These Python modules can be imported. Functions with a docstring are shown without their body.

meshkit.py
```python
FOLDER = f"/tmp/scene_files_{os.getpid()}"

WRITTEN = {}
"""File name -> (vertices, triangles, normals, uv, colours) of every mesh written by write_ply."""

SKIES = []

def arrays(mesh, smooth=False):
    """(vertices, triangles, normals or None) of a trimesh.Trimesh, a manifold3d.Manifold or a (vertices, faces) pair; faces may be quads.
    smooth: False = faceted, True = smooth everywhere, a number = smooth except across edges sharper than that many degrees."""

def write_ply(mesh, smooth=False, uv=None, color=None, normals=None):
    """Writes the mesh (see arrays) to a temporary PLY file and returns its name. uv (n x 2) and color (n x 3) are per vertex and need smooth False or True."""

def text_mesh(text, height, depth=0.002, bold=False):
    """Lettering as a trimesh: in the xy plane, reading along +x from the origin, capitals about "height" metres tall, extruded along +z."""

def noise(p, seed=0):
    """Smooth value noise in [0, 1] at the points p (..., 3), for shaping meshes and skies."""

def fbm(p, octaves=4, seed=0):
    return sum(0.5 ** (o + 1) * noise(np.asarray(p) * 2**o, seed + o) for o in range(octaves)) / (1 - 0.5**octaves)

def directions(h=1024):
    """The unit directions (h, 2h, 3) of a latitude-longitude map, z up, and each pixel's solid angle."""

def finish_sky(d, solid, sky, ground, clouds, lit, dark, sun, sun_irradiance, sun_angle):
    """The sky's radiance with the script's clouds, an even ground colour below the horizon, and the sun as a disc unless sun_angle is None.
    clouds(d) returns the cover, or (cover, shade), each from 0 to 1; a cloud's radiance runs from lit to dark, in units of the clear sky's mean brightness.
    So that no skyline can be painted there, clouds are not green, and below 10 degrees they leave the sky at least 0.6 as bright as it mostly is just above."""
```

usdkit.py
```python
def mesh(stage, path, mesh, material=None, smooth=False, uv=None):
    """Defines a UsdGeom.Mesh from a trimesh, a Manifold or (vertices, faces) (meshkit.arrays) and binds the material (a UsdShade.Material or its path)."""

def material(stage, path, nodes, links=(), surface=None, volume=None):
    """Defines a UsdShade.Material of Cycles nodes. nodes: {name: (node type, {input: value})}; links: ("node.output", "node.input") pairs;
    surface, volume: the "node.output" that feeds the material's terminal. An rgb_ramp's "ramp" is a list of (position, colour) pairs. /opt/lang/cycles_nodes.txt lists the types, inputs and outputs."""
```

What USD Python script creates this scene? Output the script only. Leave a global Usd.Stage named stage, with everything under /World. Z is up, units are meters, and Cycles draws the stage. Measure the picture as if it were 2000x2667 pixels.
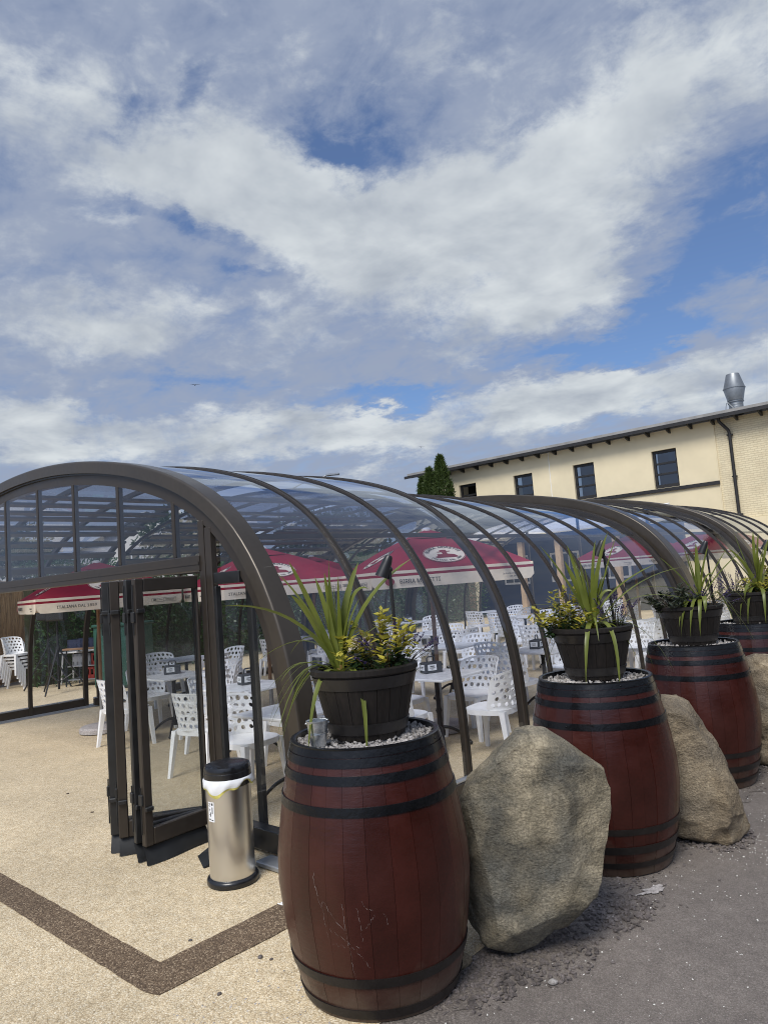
import math, random, manifold3d
import numpy as np, trimesh, usdkit, meshkit
from pxr import Usd, UsdGeom, UsdLux, UsdShade, Gf, Sdf
from scipy.interpolate import splprep, splev, PchipInterpolator
from scipy.spatial.transform import Rotation
from shapely.geometry import Polygon, Point, box as sbox
from shapely import affinity

PI = math.pi
RNG = np.random.default_rng(7)
random.seed(7)
stage = Usd.Stage.CreateInMemory()
UsdGeom.SetStageUpAxis(stage, 'Z'); UsdGeom.SetStageMetersPerUnit(stage, 1.0)
stage.SetDefaultPrim(UsdGeom.Xform.Define(stage, '/World').GetPrim())
UsdGeom.Scope.Define(stage, '/World/Looks')

# ---------------------------------------------------------------- camera, sky, sun, exposure
EYE = (0.0, 0.0, 1.75)
CAM_R, CAM_U, CAM_F = (0.73532633, 0.67346145, -0.07579487), (0.11826071, -0.01738595, 0.99283037), (-0.66731521, 0.73901787, 0.09242837)
EXPOSURE = 1.12
SUN_AZ, SUN_EL = math.radians(162), math.radians(50)
SUN_STRENGTH, SUN_ANGLE, SKY_STRENGTH = 0.40, 24.0, 0.10
cam = UsdGeom.Camera.Define(stage, '/World/camera')
cam.AddTransformOp().Set(Gf.Matrix4d(*CAM_R, 0, *CAM_U, 0, *(-c for c in CAM_F), 0, *EYE, 1))
cam.CreateHorizontalApertureAttr(36.0); cam.CreateVerticalApertureAttr(48.0)
cam.CreateFocalLengthAttr(36.0 * 1877.946 / 2000)
cam.CreateClippingRangeAttr(Gf.Vec2f(0.05, 5000)); cam.CreateExposureAttr(EXPOSURE)
sun_dir = np.array([math.sin(SUN_AZ) * math.cos(SUN_EL), math.cos(SUN_AZ) * math.cos(SUN_EL), math.sin(SUN_EL)])
sun = UsdLux.DistantLight.Define(stage, '/World/sun')
sun.CreateIntensityAttr(SUN_STRENGTH); sun.CreateAngleAttr(SUN_ANGLE); sun.CreateNormalizeAttr(True); sun.CreateColorAttr(Gf.Vec3f(1.0, 0.95, 0.87))
zz = sun_dir; xx = np.cross([0, 0, 1.0], zz); xx /= np.linalg.norm(xx); yy = np.cross(zz, xx)
sun.AddTransformOp().Set(Gf.Matrix4d(*xx, 0, *yy, 0, *zz, 0, 0, 0, 0, 1))

def sky_material():
    """A physical sky with a broken deck of cumulus and a grey-lilac veil. Clouds are soft ellipsoids given by azimuth, elevation, half width, half height (degrees), tilt and weight."""
    white = [(-64, 33.5, 11, 5, -12, .62), (-53.5, 31, 8, 5.5, -15, .85), (-47, 28.3, 8, 4.6, -22, .8), (-40.5, 27.2, 8, 5.2, -10, .85), (-33.5, 25.5, 9, 6, 15, .8),
             (-25, 27, 11, 5.5, 25, .62), (-15, 31.5, 11, 5, 28, .72), (-29, 20.8, 9, 3.4, 24, .95), (-63, 20.5, 10, 3.6, 4, .62), (-50, 20, 10, 3, 0, .34),
             (-25.5, 13.6, 8, 1.9, -3, .95), (-34, 11.8, 12, 2.6, 4, .85), (-17, 11.8, 9, 2.6, -6, .8), (-12, 14.5, 3.2, 2.6, 30, .6), (-46, 11.8, 11, 2.2, 6, .85), (-60, 12.2, 11, 2.0, 0, .85), (-72, 12.5, 10, 3, 0, .8),
             (-20, 19.0, 9, 1.6, 2, .36), (-35, 37.0, 9, 3.5, 10, .4), (-47, 38, 9, 3, -10, .25), (-45.5, 14.9, 2.6, .6, 4, .5), (-20, 33, 9, 4, 25, .35)]
    gaps = [(-44.0, 33, 4.2, 2.6, 25, .85), (-40, 31.0, 3.6, 2.2, -25, .75), (-37, 33.5, 3, 1.6, 10, .45), (-55, 37, 1.1, 2.6, -20, .42), (-14, 22.3, 8.5, 3.8, 38, 1.15), (-19, 19.0, 5, 1.6, 34, .7), (-23, 16.5, 9, 1.2, 0, 1.25), (-41, 14.3, 6.5, 1.0, 4, .9), (-55, 16.0, 9, .9, -4, .55),
            (-69, 29, 5, 2.2, 0, .4), (-56, 27.0, 6, .8, -14, .6), (-52, 24.0, 2, .6, 0, .45), (-29.5, 28.8, 2.5, 1.2, 20, .4), (-12, 19.5, 5, 1.6, 5, .5), (-62, 24, 8, 1.0, 5, .3)]
    n, l = {}, []
    def node(k, kind, **kw): n[k] = (kind, kw); return k
    def link(a, b): l.append((a, b))
    node('tc', 'texture_coordinate'); node('sep', 'separate_xyz'); link('tc.generated', 'sep.vector')
    node('zc', 'math', math_type='maximum', value2=0.0); link('sep.z', 'zc.value1')
    node('zo', 'math', math_type='add', value2=0.16); link('zc.value', 'zo.value1')
    node('px', 'math', math_type='divide'); link('sep.x', 'px.value1'); link('zo.value', 'px.value2')
    node('py', 'math', math_type='divide'); link('sep.y', 'py.value1'); link('zo.value', 'py.value2')
    node('pl', 'combine_xyz', z=0.0); link('px.value', 'pl.x'); link('py.value', 'pl.y')
    node('warp', 'noise_texture', scale=2.6, detail=7.0, roughness=.66); link('pl.vector', 'warp.vector')
    node('w0', 'vector_math', math_type='subtract', vector2=(.5, .5, .5)); link('warp.color', 'w0.vector1')
    node('w1', 'vector_math', math_type='multiply', vector2=(.20, .20, .14)); link('w0.vector', 'w1.vector1')
    node('dw', 'vector_math', math_type='add'); link('tc.generated', 'dw.vector1'); link('w1.vector', 'dw.vector2')
    def blobs(lst, pre, base):
        last = None
        for i, (az, el, w, h, tilt, wt) in enumerate(lst):
            a, e = math.radians(az), math.radians(el)
            d = np.array([math.sin(a) * math.cos(e), math.cos(a) * math.cos(e), math.sin(e)])
            r = np.array([math.cos(a), -math.sin(a), 0]); u = np.cross(r, d)
            t = math.radians(tilt); r2 = math.cos(t) * r + math.sin(t) * u; u2 = -math.sin(t) * r + math.cos(t) * u
            eul = Rotation.from_matrix(np.stack([r2, u2, -d], 1)).as_euler('xyz')
            m = node(f'{pre}m{i}', 'mapping', mapping_type='texture', location=tuple(d), rotation=tuple(eul), scale=(math.radians(w) * 1.5, math.radians(h) * 1.5, .8))
            link('dw.vector', m + '.vector')
            ln = node(f'{pre}l{i}', 'vector_math', math_type='length'); link(m + '.vector', ln + '.vector1')
            mr = node(f'{pre}r{i}', 'map_range', range_type='smoothstep', from_min=1.0, from_max=0.0, to_min=0.0, to_max=wt); link(ln + '.value', mr + '.value')
            ad = node(f'{pre}a{i}', 'math', math_type='add', value2=base)
            link(mr + '.result', ad + '.value1')
            if last: link(last, ad + '.value2')
            last = ad + '.value'
        return last
    wsum, gsum = blobs(white, 'c', -0.12), blobs(gaps, 'g', 0.0)
    node('pm', 'mapping', mapping_type='point', scale=(1.0, 1.0, 1.7)); link('tc.generated', 'pm.vector')
    node('n1', 'noise_texture', scale=6.5, detail=11.0, roughness=.63, distortion=.25); link('pm.vector', 'n1.vector')
    node('n2', 'noise_texture', scale=17.0, detail=8.0, roughness=.62, distortion=.3); link('pm.vector', 'n2.vector')
    node('st', 'mapping', mapping_type='point', rotation=(0, 0, .75), scale=(1.0, 1.5, 1.0)); link('pl.vector', 'st.vector')
    node('n3', 'noise_texture', scale=6.0, detail=8.0, roughness=.62, distortion=.5); link('st.vector', 'n3.vector')
    # cumulus: sum of ellipsoids broken up by noise
    node('k1', 'math', math_type='multiply_add', value2=2.3, value3=-1.15); link('n1.fac', 'k1.value1')
    node('k2', 'math', math_type='multiply_add', value2=1.5, value3=-0.75); link('n2.fac', 'k2.value1')
    node('k3', 'math', math_type='add'); link('k1.value', 'k3.value1'); link('k2.value', 'k3.value2')
    node('k4', 'math', math_type='add'); link('k3.value', 'k4.value1'); link(wsum, 'k4.value2')
    node('gn', 'map_range', from_min=.38, from_max=.62, to_min=.45, to_max=1.25); link('n2.fac', 'gn.value')
    node('gs', 'math', math_type='multiply'); link(gsum, 'gs.value1'); link('gn.result', 'gs.value2')
    node('gm', 'math', math_type='multiply', value2=-.75); link('gs.value', 'gm.value1')
    node('k5', 'math', math_type='add'); link('k4.value', 'k5.value1'); link('gm.value', 'k5.value2')
    node('cw', 'map_range', range_type='smoothstep', from_min=.02, from_max=1.0, to_min=0.0, to_max=1.0); link('k5.value', 'cw.value')
    # veil: everywhere but the gaps
    node('v1', 'math', math_type='multiply_add', value2=1.5, value3=.0); link('n3.fac', 'v1.value1')
    node('v2', 'math', math_type='multiply_add', value2=-1.15); link('gs.value', 'v2.value1'); link('v1.value', 'v2.value3')
    node('v3', 'math', math_type='multiply_add', value2=.5); link('k2.value', 'v3.value1'); link('v2.value', 'v3.value3')
    node('v4', 'math', math_type='multiply_add', value2=.45); link('k1.value', 'v4.value1'); link('v3.value', 'v4.value3')
    node('cv', 'map_range', range_type='smoothstep', from_min=-.28, from_max=.95, to_min=0.10, to_max=.96); link('v4.value', 'cv.value')
    node('sky', 'sky_texture', sky_type='single_scattering', sun_disc=False, sun_elevation=SUN_EL, sun_rotation=SUN_AZ, altitude=50.0, air_density=1.0, aerosol_density=.6, ozone_density=1.6)
    node('skym', 'mix', mix_type='multiply', fac=1.0, color2=SKY_TINT); link('sky.color', 'skym.color1')
    node('veil', 'mix', color2=VEIL); link('cv.result', 'veil.fac'); link('skym.color', 'veil.color1')
    node('n4', 'noise_texture', scale=3.3, detail=6.0, roughness=.55, distortion=.2); link('pl.vector', 'n4.vector')
    node('cc', 'rgb_ramp', ramp=[(.3, CLOUD_DARK), (.62, CLOUD_LIT)]); link('n4.fac', 'cc.fac')
    node('fin', 'mix'); link('cw.result', 'fin.fac'); link('veil.color', 'fin.color1'); link('cc.color', 'fin.color2')
    # thin cloud scatters the veiled sun forward: brighter towards it, smoothly
    node('sd', 'vector_math', math_type='dot_product', vector2=tuple(sun_dir)); link('tc.generated', 'sd.vector1')
    node('sp', 'map_range', from_min=.1, from_max=1.0, to_min=0.0, to_max=1.0, clamp=True); link('sd.value', 'sp.value')
    node('sq', 'math', math_type='power', value2=2.5); link('sp.result', 'sq.value1')
    node('sg', 'math', math_type='multiply_add', value2=1.9, value3=1.0); link('sq.value', 'sg.value1')
    node('fs', 'vector_math', math_type='scale'); link('fin.color', 'fs.vector1'); link('sg.value', 'fs.scale')
    node('bg', 'background_shader', strength=SKY_STRENGTH); link('fs.vector', 'bg.color')
    return usdkit.material(stage, '/World/Looks/sky_look', n, l, surface='bg.background')
SKY_TINT, VEIL, CLOUD_DARK, CLOUD_LIT = (.35, .43, .55), (1.50, 1.76, 2.33), (1.78, 2.0, 2.33), (3.15, 3.36, 3.5)
dome = UsdLux.DomeLight.Define(stage, '/World/sky')
UsdShade.MaterialBindingAPI.Apply(dome.GetPrim()).Bind(sky_material())
dome.GetPrim().SetCustomDataByKey('kind', 'structure')

# ---------------------------------------------------------------- helpers
_count = {}
def numbered(parent, name):
    k = _count.get((parent, name), 0); _count[(parent, name)] = k + 1
    return name if k == 0 else f'{name}_{k:03d}'

class MB:
    """Collects pieces that become one mesh."""
    def __init__(s): s.v, s.f, s.n = [], [], 0
    def add(s, v, f):
        v = np.asarray(v, float); f = np.asarray(f, int)
        if f.shape[1] == 4: f = np.vstack([f[:, [0, 1, 2]], f[:, [0, 2, 3]]])
        s.v.append(v); s.f.append(f + s.n); s.n += len(v); return s
    def tm(s, m): return s.add(m.vertices, m.faces)
    def box(s, c, size, rz=0.0, R=None):
        h = np.asarray(size, float) / 2
        v = np.array([[x, y, z] for x in (-1, 1) for y in (-1, 1) for z in (-1, 1)]) * h
        if rz: v = v @ np.array([[math.cos(rz), math.sin(rz), 0], [-math.sin(rz), math.cos(rz), 0], [0, 0, 1]])
        if R is not None: v = v @ np.asarray(R).T
        return s.add(v + np.asarray(c, float), [[0, 1, 3, 2], [4, 6, 7, 5], [0, 4, 5, 1], [2, 3, 7, 6], [0, 2, 6, 4], [1, 5, 7, 3]])
    def cbox(s, c, size, b=0.006, rz=0.0):
        h = np.asarray(size, float) / 2; b = min(b, *(h * .45))
        p = []
        for sx in (-1, 1):
            for sy in (-1, 1):
                for sz in (-1, 1):
                    q = np.array([sx, sy, sz])
                    for k in range(3):
                        d = h - b; d[k] = h[k]; p.append(q * d)
        m = trimesh.convex.convex_hull(np.array(p)); v = np.array(m.vertices)
        if rz: v = v @ np.array([[math.cos(rz), math.sin(rz), 0], [-math.sin(rz), math.cos(rz), 0], [0, 0, 1]])
        return s.add(v + np.asarray(c, float), m.faces)
    def beam(s, a, b, w, h, up=(0, 0, 1)):
        a, b = np.asarray(a, float), np.asarray(b, float); d = b - a; L = np.linalg.norm(d); d = d / L
        x = np.cross(d, up)
        if np.linalg.norm(x) < 1e-6: x = np.array([1.0, 0, 0])
        x /= np.linalg.norm(x); z = np.cross(x, d)
        return s.box((a + b) / 2, (w, L, h), R=np.stack([x, d, z], 1))
    def tube(s, pts, r, n=8, caps=True):
        pts = np.asarray(pts, float); r = np.broadcast_to(np.asarray(r, float), len(pts))
        T = np.gradient(pts, axis=0); T /= np.maximum(np.linalg.norm(T, axis=1, keepdims=True), 1e-9)
        a = np.array([0, 0, 1.0]) if abs(T[0][2]) < .9 else np.array([1.0, 0, 0])
        N = np.cross(T[0], a); N /= np.linalg.norm(N); V = []
        for i in range(len(pts)):
            N = N - T[i] * (N @ T[i]); N /= np.linalg.norm(N); B = np.cross(T[i], N)
            for k in range(n):
                t = 2 * PI * k / n; V.append(pts[i] + r[i] * (math.cos(t) * N + math.sin(t) * B))
        F = [[i * n + k, i * n + (k + 1) % n, (i + 1) * n + (k + 1) % n, (i + 1) * n + k] for i in range(len(pts) - 1) for k in range(n)]
        s.add(V, F)
        if caps:
            for base, c in ((0, pts[0]), ((len(pts) - 1) * n, pts[-1])):
                s.add([*V[base:base + n], c], [[k, (k + 1) % n, n] for k in range(n)])
        return s
    def lathe(s, prof, n=32, c=(0, 0, 0), a0=0.0, a1=2 * PI):
        prof = np.asarray(prof, float); full = abs(a1 - a0) > 2 * PI - 1e-6
        m = n if full else n + 1
        ang = a0 + (a1 - a0) * np.arange(m) / n
        V = np.stack([np.outer(np.cos(ang), prof[:, 0]), np.outer(np.sin(ang), prof[:, 0]), np.tile(prof[:, 1], (m, 1))], -1).reshape(-1, 3)
        k = len(prof); F = []
        for i in range(n):
            j = (i + 1) % m
            for q in range(k - 1): F.append([i * k + q, j * k + q, j * k + q + 1, i * k + q + 1])
        return s.add(V + np.asarray(c, float), F)
    def grid(s, P):
        P = np.asarray(P, float); a, b = P.shape[:2]
        return s.add(P.reshape(-1, 3), [[i * b + j, (i + 1) * b + j, (i + 1) * b + j + 1, i * b + j + 1] for i in range(a - 1) for j in range(b - 1)])
    def xf(s, M):
        M = np.asarray(M, float); s.v = [v @ M[:3, :3].T + M[:3, 3] for v in s.v]; return s
    def out(s): return np.vstack(s.v), np.vstack(s.f)

def path_of(parent): return str(parent.GetPath()) if parent is not None else '/World'
def obj(name, mb, mat, parent=None, smooth=False, label=None, cat=None, group=None, kind=None):
    p = path_of(parent); m = mb.out() if isinstance(mb, MB) else mb
    prim = usdkit.mesh(stage, f'{p}/{numbered(p, name)}', m, M[mat], smooth).GetPrim()
    if label: prim.SetCustomDataByKey('label', label)
    if cat: prim.SetCustomDataByKey('category', cat)
    if group: prim.SetCustomDataByKey('group', group)
    if kind: prim.SetCustomDataByKey('kind', kind)
    return prim
def thing(name, label, cat, loc=(0, 0, 0), rz=0.0, group=None):
    x = UsdGeom.Xform.Define(stage, f'/World/{numbered("/World", name)}')
    x.AddTranslateOp().Set(Gf.Vec3d(*map(float, loc))); x.AddRotateZOp().Set(math.degrees(rz))
    o = x.GetPrim(); o.SetCustomDataByKey('label', label); o.SetCustomDataByKey('category', cat)
    if group: o.SetCustomDataByKey('group', group)
    return o
def dup(src, label, loc, rz=0.0, group=None, name=None):
    was = src.GetCustomData()
    base = name or src.GetName().rstrip('0123456789').rstrip('_')
    r = thing(base, label, was['category'], loc, rz, group or was.get('group'))
    r.GetReferences().AddInternalReference(src.GetPath()); r.SetInstanceable(True)
    return r
def arcpts(a, b, c, n=9):
    """Quadratic curve through a, bent towards b, to c."""
    t = np.linspace(0, 1, n)[:, None]; a, b, c = map(lambda q: np.asarray(q, float), (a, b, c))
    return (1 - t) ** 2 * a + 2 * t * (1 - t) * b + t ** 2 * c
def poly_mesh(poly, depth): return trimesh.creation.extrude_polygon(poly, depth, engine='earcut')

# ---------------------------------------------------------------- materials
M = {}
def mat(name, nodes, links=(), surface='p.BSDF'): M[name] = usdkit.material(stage, f'/World/Looks/{name}', nodes, links, surface=surface)
def plain(name, col, rough=.5, metallic=0.0, var=.18, scale=9.0, bump=.15, bscale=60.0, bdist=.002, spec=.5, coat=0.0):
    c = np.array(col)
    mat(name, {'g': ('texture_coordinate', {}), 'n': ('noise_texture', {'scale': scale, 'detail': 5.0, 'roughness': .65}),
               'r': ('rgb_ramp', {'ramp': [(.3, tuple(c * (1 - var))), (.7, tuple(np.minimum(c * (1 + var), 1)))]}),
               'b': ('noise_texture', {'scale': bscale, 'detail': 4.0}), 'bu': ('bump', {'strength': bump, 'distance': bdist}),
               'rr': ('map_range', {'from_min': .3, 'from_max': .7, 'to_min': max(rough - .09, .02), 'to_max': min(rough + .09, 1)}),
               'p': ('principled_bsdf', {'metallic': metallic, 'specular_ior_level': spec, 'coat_weight': coat})},
        [('g.object', 'n.vector'), ('g.object', 'b.vector'), ('n.fac', 'r.fac'), ('r.color', 'p.base_color'), ('b.fac', 'bu.height'), ('bu.normal', 'p.normal'), ('n.fac', 'rr.value'), ('rr.result', 'p.roughness')])
plain('bronze', (.034, .027, .021), .38, .2, .12, 3, .05)
plain('bronze_fascia', (.056, .046, .035), .31, .4, .10, 2, .04)
plain('black_trim', (.012, .012, .012), .42, 0, .3, 8, .08)
plain('rubber', (.010, .011, .012), .6, 0, .3, 12, .2)
plain('grey_aluminium', (.33, .345, .36), .42, .6, .12, 6, .08)
plain('slat_dark', (.050, .047, .046), .5, .1, .15, 4, .05)
plain('white_plastic', (.84, .84, .83), .38, 0, .05, 6, .05, 90)
plain('table_top', (.80, .79, .77), .32, 0, .10, 5, .03)
plain('cast_iron', (.014, .014, .015), .42, .2, .3, 20, .15)
plain('caddy_grey', (.062, .066, .072), .55, 0, .12, 9, .1)
plain('paper', (.76, .76, .74), .7, 0, .04, 9, .02)
plain('ink', (.05, .05, .05), .7, 0, .1, 9, 0)
plain('umbrella_red', (.235, .014, .032), .8, 0, .14, 3, .35, 14, .01, .25)
plain('umbrella_cream', (.66, .58, .47), .82, 0, .10, 5, .5, 9, .012, .25)
plain('emblem_red', (.20, .02, .028), .8, 0, .1, 9, .05)
plain('pole_wood', (.22, .125, .068), .5, 0, .2, 7, .1)
plain('granite', (.36, .33, .31), .75, 0, .45, 70, .3, 90, .003)
plain('steel_grey', (.30, .31, .32), .35, .8, .1, 8, .05)
plain('hoop_black', (.0045, .0046, .0052), .25, 0, .35, 7, .5, 34, .004, .28)
plain('hoop_worn', (.012, .0095, .0085), .45, 0, .4, 9, .4, 34, .004, .3)
plain('tub_rim', (.009, .008, .0078), .36, 0, .25, 12, .25, 40)
plain('soil', (.022, .016, .012), .95, 0, .4, 30, .6, 50, .01)
plain('lamp_black', (.012, .012, .013), .38, .1, .2, 9, .05)
plain('liner', (.70, .71, .72), .35, 0, .06, 9, .3, 22, .01)
plain('liner_print', (.55, .50, .13), .5, 0, .2, 30, .1)
plain('gloss_black', (.010, .010, .011), .22, 0, .2, 6, .02)
plain('galvanised', (.46, .48, .49), .30, .9, .28, 26, .12, 40, .001)
plain('duct', (.23, .245, .255), .42, .65, .16, 3, .06)
plain('render_cream', (.66, .575, .395), .88, 0, .075, .7, .25, 18, .004, .2)
plain('black_wood', (.014, .013, .013), .55, 0, .25, 5, .15)
plain('roof_lead', (.24, .235, .225), .7, 0, .2, 2.5, .15)
plain('dark_room', (.010, .011, .012), .8, 0, .3, 2, 0)
plain('navy', (.018, .024, .042), .5, 0, .15, 2, .05)
plain('post_timber', (.34, .24, .145), .7, 0, .22, 5, .15)
plain('white_paint', (.72, .71, .68), .6, 0, .08, 4, .05)
plain('cabinet_green', (.012, .062, .042), .38, 0, .14, 2.5, .08)
plain('crate_red', (.20, .016, .012), .45, 0, .15, 6, .05)
plain('crate_grey', (.15, .155, .165), .5, 0, .12, 6, .05)
plain('tray_navy', (.018, .026, .06), .4, 0, .15, 6, .05)
plain('cloth_white', (.72, .73, .75), .9, 0, .08, 8, .4, 15, .01)
plain('trunk', (.05, .037, .027), .9, 0, .3, 12, .5, 22, .02)
plain('house_wall', (.55, .53, .50), .9, 0, .06, 1.5, .1)
plain('roof_tile', (.085, .058, .048), .85, 0, .3, 3, .4, 8, .03)
plain('slate', (.05, .053, .058), .8, 0, .25, 3, .3, 8, .03)
plain('grit_white', (.72, .70, .65), .8, 0, .15, 40, .1)
plain('chalk', (.30, .25, .235), .95, 0, .2, 60, 0)
plain('litter_leaf', (.06, .04, .025), .8, 0, .3, 40, .2)
plain('bird_grey', (.12, .12, .125), .8, 0, .3, 9, .1)
plain('sticker', (.72, .73, .74), .4, 0, .03, 9, 0)
plain('blue_cap', (.05, .22, .50), .4, 0, .1, 9, 0)

def ground_gravel(name, cols, scale, bump, patch=.25):
    a, b, c, d = cols
    mat(name, {'g': ('geometry', {}), 'v': ('voronoi_texture', {'scale': scale}), 'hs': ('separate_color', {}),
               'r': ('rgb_ramp', {'ramp': [(.0, a), (.4, b), (.8, c), (1., d)]}),
               'big': ('noise_texture', {'scale': .8, 'detail': 6.0, 'roughness': .62}), 'mid': ('noise_texture', {'scale': 14.0, 'detail': 4.0}),
               'br': ('map_range', {'from_min': .3, 'from_max': .7, 'to_min': 1 - patch, 'to_max': 1 + patch * .5}),
               'mr': ('map_range', {'from_min': .3, 'from_max': .7, 'to_min': .88, 'to_max': 1.08}),
               'm1': ('math', {'math_type': 'multiply'}), 'cm': ('combine_color', {}), 'mul': ('mix', {'mix_type': 'multiply', 'fac': 1.0}),
               'edge': ('map_range', {'from_min': .25, 'from_max': .75, 'to_min': 1.0, 'to_max': .72}), 'm2': ('math', {'math_type': 'multiply'}),
               'bu': ('bump', {'strength': bump, 'distance': .004, 'invert': True}),
               'p': ('principled_bsdf', {'roughness': .72, 'specular_ior_level': .35})},
        [('g.position', 'v.vector'), ('g.position', 'big.vector'), ('g.position', 'mid.vector'), ('v.color', 'hs.color'), ('hs.r', 'r.fac'), ('big.fac', 'br.value'), ('mid.fac', 'mr.value'),
         ('br.result', 'm1.value1'), ('mr.result', 'm1.value2'), ('v.distance', 'edge.value'), ('m1.value', 'm2.value1'), ('edge.result', 'm2.value2'),
         ('m2.value', 'cm.r'), ('m2.value', 'cm.g'), ('m2.value', 'cm.b'), ('r.color', 'mul.color1'), ('cm.color', 'mul.color2'), ('mul.color', 'p.base_color'), ('v.distance', 'bu.height'), ('bu.normal', 'p.normal')])
ground_gravel('resin_sand', ((.45, .34, .20), (.64, .51, .32), (.73, .605, .405), (.82, .72, .54)), 150.0, .5, .2)
ground_gravel('resin_brown', ((.082, .053, .031), (.142, .096, .058), (.205, .142, .086), (.42, .32, .21)), 150.0, .6, .2)
ground_gravel('asphalt', ((.145, .124, .108), (.180, .155, .135), (.21, .181, .158), (.27, .237, .21)), 190.0, .5, .34)
ground_gravel('earth', ((.125, .106, .092), (.155, .133, .116), (.185, .159, .138), (.24, .208, .18)), 120.0, .6, .3)

def pane(name, tint, base, gain):
    mat(name, {'lw': ('layer_weight', {'blend': .5}), 'pw': ('math', {'math_type': 'power', 'value2': 4.0}), 'ma': ('math', {'math_type': 'multiply_add', 'value2': gain, 'value3': base, 'use_clamp': True}),
               'g': ('geometry', {}), 'n': ('noise_texture', {'scale': 1.3, 'detail': 3.0, 'distortion': .4}), 'bu': ('bump', {'strength': .12, 'distance': .04}),
               't': ('transparent_bsdf', {'color': tint}), 's': ('glossy_bsdf', {'color': (.84, .90, 1.0), 'roughness': .02}), 'mx': ('mix_closure', {})},
        [('lw.facing', 'pw.value1'), ('pw.value', 'ma.value1'), ('ma.value', 'mx.fac'), ('g.position', 'n.vector'), ('n.fac', 'bu.height'), ('bu.normal', 's.normal'), ('t.BSDF', 'mx.closure1'), ('s.BSDF', 'mx.closure2')], 'mx.closure')
pane('roof_pane', (.72, .755, .86), .155, .85)
pane('side_pane', (.93, .94, .96), .075, .85)
pane('clear_pane', (.90, .91, .91), .05, .8)
pane('house_pane', (.35, .38, .40), .12, .8)

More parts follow.
